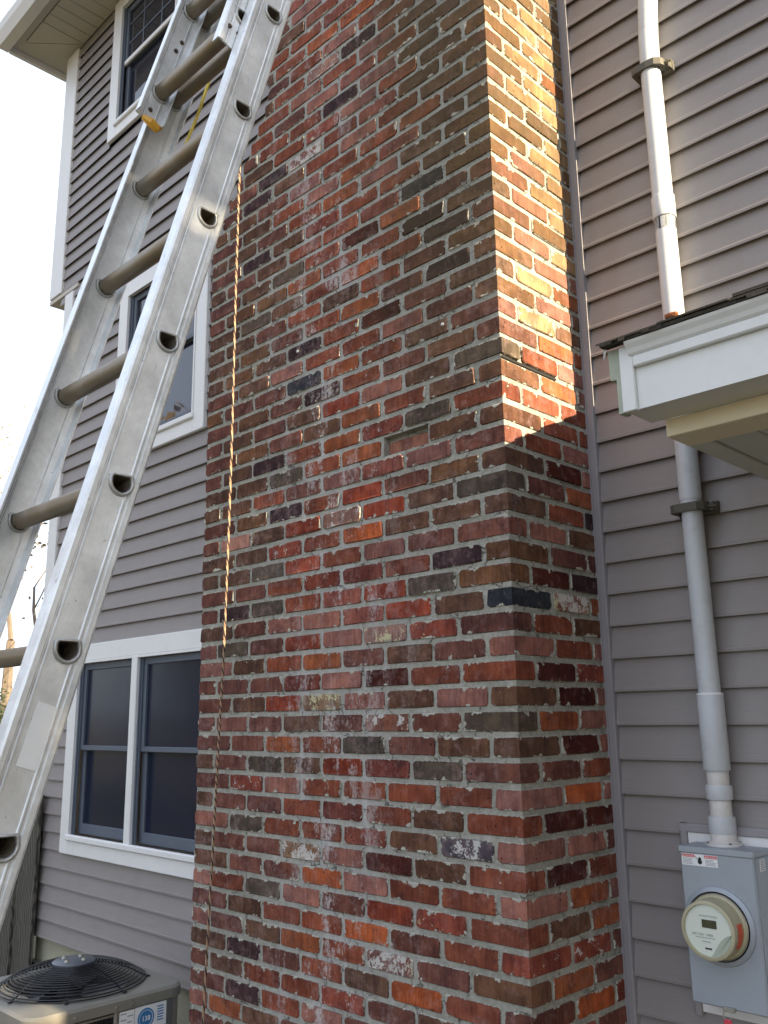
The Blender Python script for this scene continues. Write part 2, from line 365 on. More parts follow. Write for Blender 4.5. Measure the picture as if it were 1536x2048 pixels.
def wood_material():
    b = NB('weathered_grey_wood'); P = b.pos(); oi = b.n('ShaderNodeObjectInfo')
    Q = b.vadd(P, b.xyz(b.math('MULTIPLY', oi.outputs['Random'], 3.0), 0.0, b.math('MULTIPLY', oi.outputs['Random'], 9.0)))
    dis = b.noise(Q, 3.2, 2, col=True)
    wv = b.n('ShaderNodeTexWave', wave_type='RINGS', rings_direction='Z'); wv.inputs['Scale'].default_value = 15
    wv.inputs['Distortion'].default_value = 5; wv.inputs['Detail'].default_value = 3; wv.inputs['Detail Scale'].default_value = 1.4
    b.put(wv.inputs['Vector'], b.vadd(b.vmul(Q, (1, 1, 0.10)), b.vmul(dis, (0.12, 0.12, 0.1))))
    fine = b.noise(b.vmul(Q, (160, 160, 4)), 1.0, 4)
    c = b.mix(b.ramp(wv.outputs[1], 0.1, 0.75), (0.045, 0.043, 0.038), (0.145, 0.135, 0.112))
    c = b.mix(b.ramp(fine, 0.4, 0.7, 0, 0.5), c, (0.06, 0.058, 0.05))
    b.bump(b.math('ADD', wv.outputs[1], fine), 0.003, 0.8)
    return b.fin(c, 0.9, 0, 0.2)
M_WOOD = wood_material()
def screen_material(name, col, rough, spec, screen):
    b = NB(name); P = b.pos()
    n = b.noise(P, 3, 3)
    c = b.mix(n, tuple(x * 0.7 for x in col), tuple(x * 1.3 for x in col))
    if screen:
        sx, sy, sz = b.sep(P)
        mz = b.math('SINE', b.math('MULTIPLY', sx, 1400.0))
        c = b.mix(b.ramp(mz, -1, 1, 0, 0.5), c, tuple(x * 1.9 for x in col))
    b.p.inputs['IOR'].default_value = 1.5
    b.bump(b.noise(P, 5, 2), 0.002, 0.3)
    return b.fin(c, rough, 0, spec)
M_SCREEN = screen_material('insect_screen', (0.012, 0.016, 0.030), 0.15, 0.20, True)
M_GLASS = screen_material('dark_window_glass', (0.016, 0.018, 0.030), 0.03, 0.8, False)
def ground_material():
    b = NB('leafy_lawn'); P = b.pos()
    n = b.noise(P, 3, 5); n2 = b.noise(P, 40, 5, 0.7)
    c = b.mix(n, (0.07, 0.08, 0.035), (0.15, 0.125, 0.08))
    c = b.mix(b.ramp(n2, 0.45, 0.65), c, (0.19, 0.15, 0.09))
    b.bump(n2, 0.03)
    return b.fin(c, 0.95)
M_GROUND = ground_material()

# ------------------------------------------------------------------ ground
gv = []; gf = []; NG = 40
def gx(i): t = (i / NG - 0.5) * 2; return math.copysign(abs(t) ** 2.2, t) * 400
for i in range(NG + 1):
    for j in range(NG + 1):
        x, y = gx(i) - 2, gx(j)
        r = math.hypot(x + 2, y); z = GZ + (0.04 * mnoise.noise(Vector((x * .3, y * .3, 0))) if r > 5 else 0) + max(0, r - 60) * 0.02 * mnoise.noise(Vector((x * .01, y * .01, 1)))
        gv.append((x, y, z))
for i in range(NG):
    for j in range(NG):
        a = i * (NG + 1) + j; gf.append((a, a + NG + 1, a + NG + 2, a + 1))
tag(mesh('ground', gv, gf, M_GROUND, origin=(0, 0, GZ)), kind='structure')
# ------------------------------------------------------------------ house
house = root('house', 'two-storey house clad in mauve-grey vinyl siding with white trim', 'house', (-1.0, D, GZ))
g = G()
g.box(-4.10, 7.0, D + 0.11, D + 6, -0.50, 3.76); g.box(-4.30, 7.0, D + 0.115, D + 6, 3.80, 5.9)
g.build('wall_sheathing', M_TRIMM, house)
G().box(-4.05, 7.0, D + 0.030, D + 5.9, GZ - 0.1, -0.455).build('foundation', M_CONC, house)
# siding planks: one lap = one plank; shared mesh per width
E_L = 0.0992; E_R = 0.1040
def plank_mesh(x0, x1, e):
    n = max(2, int((x1 - x0) / 0.35)); V = []; F = []
    prof = [(-0.001, e + 0.012), (0.0160, 0.0120), (0.0178, 0.0085), (0.0176, 0.0), (0.0148, 0.0), (0.0140, 0.010)]
    for i in range(n + 1):
        x = x0 + (x1 - x0) * i / n
        for (d, z) in prof: V.append((x, -d, z))
    k = len(prof)
    for i in range(n):
        for j in range(k - 1): F.append((i * k + j, i * k + j + 1, (i + 1) * k + j + 1, (i + 1) * k + j))
    me = bpy.data.meshes.new('siding_plank'); me.from_pydata(V, [], F); me.update(); me.materials.append(M_SIDING)
    return me
OPEN = [(-3.705, -2.165, 0.022, 1.222), (-3.34, -2.345, 2.305, 3.50), (-3.665, -2.70, 4.72, 5.87)]
PM = {}
def planks(x0, x1, z0, e, n, lo=None):
    for i in range(n):
        z = z0 + i * e; segs = [(x0, x1)]
        for (a, b, c, d) in OPEN:
            if z + e * .5 > c and z + e * .5 < d and a > x0 and b < x1: segs = [(x0, a + .012), (b - .012, x1)]
        tilt = (rnd.uniform(-.004, .004), rnd.uniform(-.0006, .0006), 0)
        for (a, b) in segs:
            key = (round(b - a, 3), e)
            if key not in PM: PM[key] = plank_mesh(0, b - a, e)
            o = bpy.data.objects.new('siding_plank', PM[key]); COL.objects.link(o); o.parent = house
            o.location = Vector((a, D + 0.004, z)) - wpos(house); o.rotation_euler = tilt
zL = -0.470
nl = int((3.74 - zL) / E_L)
planks(-4.06, -1.0, zL, E_L, nl)
zt = zL + nl * E_L
planks(-4.26, -0.6, zt, E_L, int((5.86 - zt) / E_L) + 1)
zR = 1.14838 - 16 * E_R
planks(0.006, 7.0, zR, E_R, int((5.86 - zR) / E_R) + 1)
# trim channel beside the chimney
g = G(); pr = [(-0.020, 0), (-0.020, -0.022), (-0.014, -0.026), (0.002, -0.026), (0.0025, -0.0235), (0.0045, -0.0235), (0.005, -0.026), (0.024, -0.026), (0.027, -0.022), (0.027, 0)]
g.prism(pr, lambda t, p, q: (p + 0.003, D + q, t), -0.6, 5.86)
g.build('trim_channel', M_TRIMM, house)
# caulk and backer left ragged beside the bricks
# corner boards
G().cbox(-4.43, -4.245, D - 0.022, D + 0.10, 3.80, 5.87, 0.004).build('corner_board', M_WHITE, house)
G().cbox(-4.165, -4.045, D - 0.024, D + 0.10, -0.46, 3.745, 0.004).build('corner_board', M_WHITE, house)
G().box(-4.44, -4.0, D - 0.012, D + 6, 3.765, 3.795).build('overhang_soffit', M_SOFF, house)
g = G(); g.tube([(-4.40, D + 0.22, 3.77), (-4.40, D + 0.22, 3.64), (-4.37, D + 0.21, 3.57), (-4.30, D + 0.20, 3.53), (-4.20, D + 0.20, 3.52)], 0.045, 8)
g.build('downspout_elbow', M_WHITE, house, True)
# ------------- windows
def window(x0, x1, z0, z1, glass, mull=False, sash_m=M_SASH, grid=False, head=0.09, casing=0.10, meet=0.5, sash_white=False, proud=0.0):
    yf = D - 0.030 - proud
    f = G()
    f.cbox(x0, x0 + casing, yf, D - 0.002, z0, z1, 0.004)
    f.cbox(x1 - casing, x1, yf, D - 0.002, z0, z1, 0.004)
    f.cbox(x0 + casing, x1 - casing, yf + 0.001, D - 0.003, z1 - head, z1, 0.004)
    f.cbox(x0 + casing, x1 - casing, yf + 0.001, D - 0.003, z0, z0 + 0.085, 0.004)
    if mull:
        mx = (x0 + x1) / 2; f.cbox(mx - 0.030, mx + 0.030, yf - 0.006, D - 0.004, z0 + 0.086, z1 - head - 0.001, 0.004)
    fr = f.build('window', M_WHITE, house)
    s = G(); s.cbox(x0 + casing - 0.01, x1 - casing + 0.01, yf - 0.016, yf + 0.012, z0 + 0.078, z0 + 0.112, 0.006); s.build('sill', M_WHITE, fr)
    # brick-mould bead
    s = G(); zz0 = z0 + 0.112; zz1 = z1 - head
    s.box(x0 + casing, x0 + casing + 0.012, yf - 0.004, yf + 0.02, zz0, zz1); s.box(x1 - casing - 0.012, x1 - casing, yf - 0.004, yf + 0.02, zz0, zz1)
    s.box(x0 + casing + 0.012, x1 - casing - 0.012, yf - 0.004, yf + 0.02, zz1 - 0.014, zz1)
    s.build('bead', M_WHITE, fr)
    lights = [(x0 + casing + 0.012, x1 - casing - 0.012)] if not mull else [(x0 + casing + 0.012, mx - 0.030), (mx + 0.030, x1 - casing - 0.012)]
    for a, b_ in lights:
        zm = zz0 + (zz1 - zz0) * meet; r = G(); w = 0.045
        for (p, q, yy, tt) in ((zz0, zm + 0.014, 0.052, 0.058), (zm - 0.014, zz1 - 0.014, 0.030, 0.042)):
            r.cbox(a, a + w, yf + yy, yf + yy + 0.022, p, q, 0.003); r.cbox(b_ - w, b_, yf + yy, yf + yy + 0.022, p, q, 0.003)
            r.cbox(a + w, b_ - w, yf + yy + 0.001, yf + yy + 0.021, p, p + (tt if yy > 0.04 else 0.028), 0.003); r.cbox(a + w, b_ - w, yf + yy + 0.001, yf + yy + 0.021, q - 0.028 if yy > 0.04 else q - 0.04, q, 0.003)
            # stepped jamb liner
        r.box(a - 0.002, a + 0.012, yf + 0.012, yf + 0.028, zz0, zz1 - .015); r.box(a + 0.012, a + 0.022, yf + 0.020, yf + 0.028, zz0 + .001, zz1 - .016)
        r.build('sash', sash_m, fr)
        if sash_white:
            G().cbox(a, b_, yf + 0.026, yf + 0.044, zm - 0.017, zm + 0.017, 0.003).build('meeting_rail', M_WHITE, fr)
        gl = G(); gl.box(a + 0.02, b_ - 0.02, yf + 0.044, yf + 0.048, zm, zz1 - 0.02); gl.build('pane', glass, fr)
        gl = G(); gl.box(a + 0.02, b_ - 0.02, yf + 0.064, yf + 0.068, zz0 + 0.02, zm); gl.build('pane', glass, fr)
        if grid:
            q = G(); nx = 3
            for i in range(1, nx): 
                x = a + (b_ - a) * i / nx; q.box(x - 0.006, x + 0.006, yf + 0.0405, yf + 0.0435, zm, zz1 - 0.02)
            for i in range(1, 3):
                z = zm + (zz1 - zm) * i / 3; q.box(a + 0.02, b_ - 0.02, yf + 0.0400, yf + 0.0430, z - 0.006, z + 0.006)
            q.build('muntin_grid', M_SASH, fr)
    return fr
# openings are recessed: dark pocket boards behind the panes sit inside the casing depth
w1 = window(-3.705, -2.165, 0.022, 1.222, M_SCREEN, True, head=0.098, meet=0.49); w1['label'] = 'double window with grey insect screens beside the chimney foot'
w2 = window(-3.34, -2.345, 2.305, 3.50, M_GLASS, False, head=0.09, casing=0.10); w2['label'] = 'middle-floor sash window partly behind the ladder'
w3 = window(-3.665, -2.70, 4.72, 5.87, M_GLASS, False, grid=True, sash_white=True, casing=0.11, meet=0.5); w3['label'] = 'upper window with grid bars under the eave'
# ------------- eave
ez = 5.884
g = G(); g.box(-4.62, 4.2, 0.03, 0.16, ez + 0.012, ez + 0.03); g.box(-4.62, -4.50, 0.16, 6.5, ez + 0.012, ez + 0.03); g.build('soffit_edge_trim', M_SOFF, house)
me = None
def soffit_piece(x0, x1, y0, y1):
    g = G(); g.cbox(x0, x1, y0, y1, ez + 0.002, ez + 0.016, 0.004); return g.build('soffit_panel', M_SOFF, house)
first = soffit_piece(-4.20, -4.092, 0.165, D - 0.002)
for i in range(1, 26):
    o = bpy.data.objects.new('soffit_panel', first.data); COL.objects.link(o); o.parent = house
    o.location = first.location + Vector((i * 0.112, 0, 0))
soffit_piece(-4.20 + 26 * 0.112, 4.2, 0.165, D - 0.002)
for i in range(12):
    y0 = 0.50 + i * 0.112; soffit_piece(-4.495, -4.435 if False else -4.43, y0, y0 + 0.108)
# mitred corner
g = G(); V = [(-4.495, 0.165, ez + .003), (-4.205, 0.165, ez + .003), (-4.205, D - .004, ez + .003), (-4.495, 0.165, ez + .016), (-4.205, 0.165, ez + .016), (-4.205, D - .004, ez + .016)]
g.add(V, [(0, 1, 2), (3, 4, 5), (0, 1, 4, 3), (1, 2, 5, 4), (2, 0, 3, 5)]); g.build('soffit_panel', M_SOFF, house)
g = G(); V = [(-4.495, 0.175, ez + .003), (-4.215, D - .002, ez + .003), (-4.495, D - .002, ez + .003), (-4.495, 0.175, ez + .016), (-4.215, D - .002, ez + .016), (-4.495, D - .002, ez + .016)]
g.add(V, [(0, 1, 2), (3, 4, 5), (0, 1, 4, 3), (1, 2, 5, 4), (2, 0, 3, 5)]); g.build('soffit_panel', M_SOFF, house)
g = G(); g.prism([(0.03, ez + .03), (0.03, ez - .03), (-0.045, ez - .03), (-0.085, ez + 0.03), (-0.10, ez + 0.075), (0.03, ez + 0.075)], lambda t, p, q: (t, p + 0.065, q - 0.0), -4.66, 4.2)
g.build('gutter', M_WHITE, house)
G().cbox(-4.66, -4.63, 0.10, 6.4, ez - 0.035, ez + 0.13, 0.004).build('side_fascia', M_WHITE, house)
g = G(); g.add([(-4.72, 0.0, ez + .08), (4.3, 0.0, ez + .08), (4.3, 4.2, ez + 2.1), (-2.0, 4.2, ez + 2.1), (-4.72, 7.0, ez + .08), (-4.72, 0.0, ez + .10), (4.3, 0.0, ez + .10), (4.3, 4.2, ez + 2.13), (-2.0, 4.2, ez + 2.13), (-4.72, 7.0, ez + .10)],
             [(0, 1, 2, 3), (0, 3, 4), (5, 6, 7, 8), (5, 8, 9), (0, 1, 6, 5), (0, 4, 9, 5)])
g.build('main_roof', M_SHING, house)
g = G(); g.tube([(-4.60, 0.62, ez - 0.01), (-4.60, 0.62, ez - 0.09), (-4.56, 0.62, ez - 0.15), (-4.47, 0.60, ez - 0.19)], 0.04, 8); g.build('gutter_outlet', M_WHITE, house, True)

# ------------------------------------------------------------------ chimney
chim = root('brick_chimney', 'tall red and brown reclaimed-brick chimney with grey mortar between the siding walls', 'chimney', (-0.8, 0.0, GZ))
PAL = dict(r=(.188, .060, .036), o=(.260, .084, .038), b=(.105, .058, .039), m=(.125, .054, .043), d=(.042, .025, .029), g=(.082, .068, .054),
           p=(.240, .112, .092), t=(.125, .066, .036), k=(.030, .036, .046), R=(.205, .046, .026), D=(.062, .018, .014), O=(.31, .084, .032),
           w=(.22, .13, .11), W=(.22, .11, .09), y=(.18, .12, .08), Y=(.20, .08, .05), v=(.20, .055, .038), q=(.215, .075, .058), X=(.12, .038, .032), P=(.27, .15, .125), K=(.075, .065, .08), Z=(.27, .125, .09), T=(.34, .225, .125), B=(.085, .060, .036))
SPL = dict(w=.46, W=.62, y=.54, Y=.46, v=.34, q=.26, X=.12, P=.30, p=.14, K=.52, Z=.12, T=.04)
ROWS = {-6: 'pmbrrbmr', -5: 'mbrmrbrm', -4: 'pobmdbrr', -3: 'mdrpmrbr', -2: 'mbrrvmbm', -1: 'bdmrbOrm', 0: 'pmborWmb', 1: 'mbrrOmrw', 2: 'prgpmRvr', 3: 'bmmOprrp', 4: 'bmmypDbr', 5: 'pgrrqbKp',
        6: 'bmmrXrbr', 7: 'mvprrrrp', 8: 'bmgbRXgm', 9: 'mmorgmbb', 10: 'mpmbmYmg', 11: 'mbRypbpb', 12: 'mmmXpDrr', 13: 'pbrombmp', 14: 'pgmRpwvm', 15: 'bmppqRbk',
        16: 'mdgrqRgt', 17: 'mmrvXrdt', 18: 'bbgvrpmm', 19: 'bbvrObbb', 20: 'mPbRwRbg', 21: 'mtdrRmtb', 22: 'bbrmpqpm', 23: 'bbgroZbb', 24: 'mbdrovgr', 25: 'mtmborbb',
        26: 'mbmbRpbg', 27: 'mbmdrmbm', 28: 'tmmkorbd', 29: 'mbprrpmg', 30: 'btbdrDmm', 31: 'btmromdm', 32: 'bbmrbrmm', 33: 'bgbrOrdt', 34: 'mbtorrdm',
        35: 'mbgrDomm', 36: 'bmbrrqkb', 37: 'mdbvrrbm', 38: 'bbmropbm', 39: 'mbrpoqbb', 40: 'bbmprrob', 41: 'mdbrprbb', 42: 'bmdWrqbd', 43: 'mbrqprbt', 44: 'bmrrdpbb',
        45: 'mrmpqrbb', 46: 'bbrprpbd', 47: 'mbrwdrpb', 48: 'brmrprbg', 49: 'mbroOvrt', 50: 'bprrqorb', 51: 'mrbrprbb'}
SIDE = {-2: 'rm', -1: 'Ov', 0: 'om', 1: 'vm', 2: 'bo', 3: 'op', 4: 'Dr', 5: 'pm', 6: 'DD', 7: 'Op', 8: 'mr', 9: 'Dp', 10: 'op', 11: 'Dp', 12: 'Dv', 13: 'rp', 14: 'rb', 15: 'Wo', 16: 'Dd', 17: 'mm',
        18: 'pb', 19: 'rd', 20: 'mo', 21: 'Dp', 22: 'rp', 23: 'rr', 24: 'rr', 25: 'op', 26: 'rp', 27: 'or'}
def outline(L, hh, rs, rc=0.0075, jit=0.0021):
    """8..10 point ragged rounded rectangle, CCW, centred"""
    a = L / 2; pts = []
    j = lambda s=1.0: rs.uniform(-jit, jit) * s
    r = [rc * rs.uniform(0.4, 1.7) for _ in range(4)]
    pts += [(-a + r[0], -hh + j()), (j(6), -hh + j(0.8)), (a - r[1], -hh + j()), (a + j(1.6), -hh + r[1] * .8), (a + j(1.6), hh - r[2] * .8), (a - r[2], hh + j()), (j(6), hh + j(0.8)), (-a + r[3], hh + j()), (-a + j(1.6), hh - r[3] * .8), (-a + j(1.6), -hh + r[0] * .8)]
    return pts
def shell(pts, dep, bev=0.0022, rs=None):
    """front n-gon + bevel ring + skirt ; returns verts (u,z,d)"""
    n = len(pts); V = []
    for (u, z) in pts:
        l = math.hypot(u, z) or 1
        V.append((u - math.copysign(min(bev, abs(u) * .2), u), z - math.copysign(min(bev, abs(z) * .2), z), 0.0 + (rs.uniform(-.0007, .0007) if rs else 0)))
    V += [(u, z, bev * 1.3) for (u, z) in pts] + [(u, z, dep) for (u, z) in pts]
    F = [tuple(range(n))] + [(n + i, n + (i + 1) % n, (i + 1) % n, i) for i in range(n)] + [(2 * n + i, 2 * n + (i + 1) % n, n + (i + 1) % n, n + i) for i in range(n)]
    return V, F
def fin_mesh(name, V3, UZ, F, hl):
    me = bpy.data.meshes.new(name); me.from_pydata(V3, [], F); me.update()
    a = me.attributes.new('bl', 'FLOAT_VECTOR', 'POINT')
    for i, (u, z) in enumerate(UZ): a.data[i].vector = (u, z, hl)
    me.materials.append(M_BRICK); return me
def straight(L, seed, dep=0.012, bedh=0.0562):
    rs = random.Random(seed); V, F = shell(outline(L, bedh / 2, rs), dep, rs=rs)
    return fin_mesh('brick', [(u, d, z) for u, z, d in V], [(u, z) for u, z, d in V], F, L / 2)
def corner(Lf, Ls, seed, dep=0.012, bedh=0.0562):
    rs = random.Random(seed); L = Lf + Ls; c = (Lf - Ls) / 2      # bend is at u = +c from centre of the strip
    pts = outline(L, bedh / 2, rs)
    pts[1] = (c, pts[1][1]); pts[6] = (c, pts[6][1])              # mid points on the bend
    V, F = shell(pts, dep, rs=rs); n = len(pts)
    V[1] = (c, V[1][1], V[1][2]); V[6] = (c, V[6][1], V[6][2])
    F[0] = (1, 2, 3, 4, 5, 6); F.insert(1, (0, 1, 6, 7, 8, 9))
    P = []
    for (u, z, d) in V:
        q = u - c
        if abs(q) < 1e-6: P.append((-d - 0.0018, d + 0.0018, z))
        elif q < 0: P.append((q, d, z))
        else: P.append((-d, q, z))
    return fin_mesh('brick', P, [(u, z) for u, z, d in V], F, L / 2)
STR = [straight(0.200 + rnd.uniform(-.004, .004), 100 + i) for i in range(18)]
HALF = [straight(0.093 + rnd.uniform(-.003, .003), 200 + i) for i in range(5)]
HALFL = [straight(0.093 + rnd.uniform(-.003, .003), 230 + i, dep=0.10) for i in range(4)]
STRL = [straight(0.200 + rnd.uniform(-.004, .004), 260 + i, dep=0.10) for i in range(5)]
THREE = [straight(0.170, 300 + i) for i in range(5)]
TWOTH = [straight(0.085, 320 + i) for i in range(4)]
CS = [corner(0.200, 0.0935, 400 + i) for i in range(8)]   # stretcher on the front face
CH = [corner(0.0935, 0.200, 500 + i) for i in range(8)]   # header on the front face
def left_limit(z):
    if z < 2.86: return -1.605
    if z < 3.42: return -1.605 + (z - 2.86) / 0.56 * 0.395
    return -1.210
LIST = []   # (mesh, loc, rotz, letter, size weight)
def randletter(X, k):
    f = (1.0 - abs(X) / 1.2) + rnd.uniform(-.13, .13)
    if f < 0.33: return rnd.choice('rpqrrovb')
    if f < 0.66: return rnd.choice('rrropqmvRrDp')
    return rnd.choice('bmdgbbmt')
K0 = -15; K1 = 104
for k in range(K0, K1):
    zc = (k + .5) * H; jz = lambda: rnd.uniform(-.0010, .0010)
    ll = left_limit(zc)
    row = ROWS.get(k); sr = SIDE.get(k)
    dz = 0.0
    if k % 2 == 0: cm, xl, first = rnd.choice(CS), -0.2005, 0.200
    else: cm, xl, first = rnd.choice(CH), -0.094, 0.094
    L = row[7] if row else randletter(-.05, k)
    if L in 'Ww' : L = 'v'
    if k > 27: L = rnd.choice('tbbtm')
    prot = 0.006 if k == 26 else rnd.uniform(-.0008, .0009)
    LIST.append((cm, (prot, -abs(rnd.gauss(0, .0006)), zc + jz()), 0, L))
    x = xl - 0.0125; i = 6
    while x > ll + 0.03:
        wl = 0.2002
        if x - wl < ll + 0.035 or x - wl < ll:
            rem = x - ll
            Lc = row[0] if (row and i <= 0) else (row[i] if row and i >= 0 else randletter(-x, k))
            if rem > 0.15: ms = rnd.choice(STRL); scale = rem / 0.2
            else: ms = rnd.choice(HALFL); scale = rem / 0.093
            LIST.append((ms, (x - rem / 2, rnd.gauss(0, .0012), zc + jz()), 0, Lc, scale)); break
        Lc = row[i] if row and i >= 0 else randletter(-x, k)
        y = -abs(rnd.gauss(0, .0007)) + (0.027 if Lc == 'Z' else 0) - (0.003 if rnd.random() < .05 else 0)
        LIST.append((rnd.choice(STR), (x - wl / 2 + rnd.uniform(-.002, .002), y, zc + (-.009 if Lc == 'Z' else jz())), rnd.uniform(-.003, .003), Lc))
        x -= 0.2127; i -= 1
    # side face (facing +X)
    y = (0.0935 if k % 2 == 0 else 0.2005) + 0.0125
    seq = [(STR, 0.2), (THREE, 0.170)] if k % 2 == 0 else [(STR, 0.2), (TWOTH, 0.085)]
    for q, (fam, ln) in enumerate(seq):
        Lc = sr[q] if sr else rnd.choice('TTtTopTbT')  # tan bricks, T lightened to paint the sunlit brightness into the upper side
        px = abs(rnd.gauss(0, .0015)); 
        if k == 26 and q == 0: px = 0.006
        if k == 18 and q == 0: px = -0.0022
        if q == 1: y2 = D - 0.003 - ln if False else y
        LIST.append((rnd.choice(fam), (px, y + ln / 2, zc + jz()), math.pi / 2 + rnd.uniform(-.003, .003), Lc))
        y += ln + 0.0125
camp = Vector((1.55236, -2.09821, 0.76776))
def inview(p):
    d = Vector(p) - camp; z = d.dot(FW)
    if z <= 0: return False
    x = 768 + 1776.6 * d.dot(RT) / z; y = 1024 - 1776.6 * d.dot(UP) / z
    return -40 < x < 1580 and -30 < y < 2080
scored = sorted(LIST, key=lambda t: (not inview(t[1]), (Vector(t[1]) - camp).length + (0.15 if t[0] in HALF + TWOTH else 0)))
def colour(L):
    c = PAL[L]; f = rnd.uniform(0.82, 1.2); w = rnd.uniform(-.06, .06)
    return (min(1, c[0] * f * (1 + w)), min(1, c[1] * f), min(1, c[2] * f * (1 - w)), 1 - SPL.get(L, max(0.0, rnd.gauss(0.02, 0.07))))
NB_IND = 298
for t in scored[:NB_IND]:
    o = bpy.data.objects.new('brick', t[0]); COL.objects.link(o); o.parent = chim
    o.location = Vector(t[1]) - wpos(chim); o.rotation_euler.z = t[2]
    if len(t) > 5 or (len(t) == 5 and False): pass
    if len(t) > 5: o.scale.x = t[5]
    elif len(t) == 5 and isinstance(t[4], float): pass
    o.color = colour(t[3])
    if t[3] in 'Ww': o['label'] = 'brick with old white paint'
    if t[3] == 'K': o['label'] = 'brick daubed with grey-blue tar'
    if t[3] == 'Z': o['label'] = 'broken brick set back in its pocket'
V = []; F = []; UZ = []; CC = []; SS = []
for t in scored[NB_IND:]:
    me = t[0]; n = len(V); sc = t[4] if (len(t) > 4 and isinstance(t[4], float)) else 1.0
    M4 = Matrix.Translation(Vector(t[1])) @ Matrix.Rotation(t[2], 4, 'Z') @ Matrix.Diagonal((sc, 1, 1, 1))
    bl = me.attributes['bl'].data; cc = colour(t[3]); sdv = rnd.random()
    for i, v in enumerate(me.vertices):
        V.append(tuple(M4 @ v.co)); UZ.append(tuple(bl[i].vector)); CC.append(cc); SS.append(sdv)
    F += [tuple(j + n for j in p.vertices) for p in me.polygons]
og = Vector((-0.6, 0.1, 4.0))
me = bpy.data.meshes.new('upper_bricks'); me.from_pydata([tuple(Vector(v) - og) for v in V], [], F); me.update()
me.attributes.new('bl', 'FLOAT_VECTOR', 'POINT'); me.attributes.new('bcol', 'FLOAT_COLOR', 'POINT'); me.attributes.new('bseed', 'FLOAT', 'POINT')
a, c_, s_ = me.attributes['bl'], me.attributes['bcol'], me.attributes['bseed']
for i in range(len(V)):
    a.data[i].vector = UZ[i]; c_.data[i].color = CC[i]; s_.data[i].value = SS[i]
me.materials.append(M_BRICKS)
o = bpy.data.objects.new('upper_bricks', me); COL.objects.link(o); o.parent = chim; o.location = og - wpos(chim); o['kind'] = 'stuff'
# mortar body: recessed joints behind the brick faces, with a pocket for the broken brick
md = 0.0038
prof = [(-1.601, GZ), (-1.601, 2.86), (-1.207, 3.42), (-1.207, K1 * H), (-md, K1 * H), (-md, GZ)]
kz = 23; i5 = [t for t in LIST if t[3] == 'Z'][0][1]
px0, px1, pz0, pz1 = i5[0] - 0.104, i5[0] + 0.104, kz * H + 0.002, (kz + 1) * H - 0.001
g = G()
def quad(g, x0, x1, z0, z1, y, nx=None):
    g.add([(x0, y, z0), (x1, y, z0), (x1, y, z1), (x0, y, z1)], [(0, 1, 2, 3)])
quad(g, -1.601, -md, GZ, pz0, md); quad(g, -1.601, px0, pz0, pz1, md); quad(g, px1, -md, pz0, pz1, md)
quad(g, -1.601, -md, pz1, 2.86, md)
g.add([(-1.601, md, 2.86), (-md, md, 2.86), (-md, md, 3.42), (-1.207, md, 3.42)], [(0, 1, 2, 3)])
quad(g, -1.207, -md, 3.42, K1 * H, md)
yb = 0.035
quad(g, px0, px1, pz0, pz1, yb)
g.add([(px0, md, pz0), (px1, md, pz0), (px1, yb, pz0), (px0, yb, pz0)], [(0, 1, 2, 3)]); g.add([(px0, md, pz1), (px1, md, pz1), (px1, yb, pz1), (px0, yb, pz1)], [(0, 1, 2, 3)])
g.add([(px0, md, pz0), (px0, md, pz1), (px0, yb, pz1), (px0, yb, pz0)], [(0, 1, 2, 3)]); g.add([(px1, md, pz0), (px1, md, pz1), (px1, yb, pz1), (px1, yb, pz0)], [(0, 1, 2, 3)])
# right side, left side, shoulder, top
g.add([(-md, md, GZ), (-md, D + .01, GZ), (-md, D + .01, K1 * H), (-md, md, K1 * H)], [(0, 1, 2, 3)])
g.add([(-1.601, md, GZ), (-1.601, D + .01, GZ), (-1.601, D + .01, 2.86), (-1.601, md, 2.86)], [(0, 1, 2, 3)])
g.add([(-1.601, md, 2.86), (-1.601, D + .01, 2.86), (-1.207, D + .01, 3.42), (-1.207, md, 3.42)], [(0, 1, 2, 3)])
g.add([(-1.207, md, 3.42), (-1.207, D + .01, 3.42), (-1.207, D + .01, K1 * H), (-1.207, md, K1 * H)], [(0, 1, 2, 3)])
g.add([(-1.207, md, K1 * H), (-md, md, K1 * H), (-md, D + .01, K1 * H), (-1.207, D + .01, K1 * H)], [(0, 1, 2, 3)])
g.build('mortar_joints', M_MORTAR, chim)
# black strip paints the shade of an open joint under the proud side course
G().box(0.0005, 0.0012, 0.0, 0.30, 26 * H - 0.0045, 26 * H + 0.0035).build('open_joint_shade', M_DARK, chim)
# masonry screws and nail
for (x, z) in ((-0.232, 28.55 * H), (-0.985, 30.5 * H)):
    g = G(); g.lathe((x, -0.001, z), (0, -1, 0), [(0, .006), (.004, .006), (.005, .003), (.005, 0)], 8); g.build('wall_screw', M_STEEL, chim)

# ------------------------------------------------------------------ porch roof
porch = root('porch_roof', 'small white porch roof with cream beam and dark shingle edge jutting from the wall', 'porch roof', (2.0, D - 0.02, 1.4))
x0, x1 = 0.598, 6.4; yf = -0.356; sl = 0.465  # far end out of view, lengthened to keep sun off the lower chimney
G().box(x0 + 0.034, x1, yf + 0.008, yf + 0.028, 1.433, 1.53).build('fascia', M_WHITE2, porch)
g = G(); g.cbox(x0 + 0.034, x1, yf - 0.006, yf + 0.028, 1.5305, 1.557, 0.003); g.build('frieze_board', M_WHITE2, porch)
g = G(); g.prism([(yf + .02, 1.5575), (yf - .004, 1.5575), (yf - .009, 1.562), (yf - .014, 1.572), (yf - .022, 1.582), (yf - .025, 1.588), (yf + .02, 1.592)], lambda t, p, q: (t, p, q), x0 + 0.026, x1)
g.build('crown_moulding', M_WHITE2, porch)
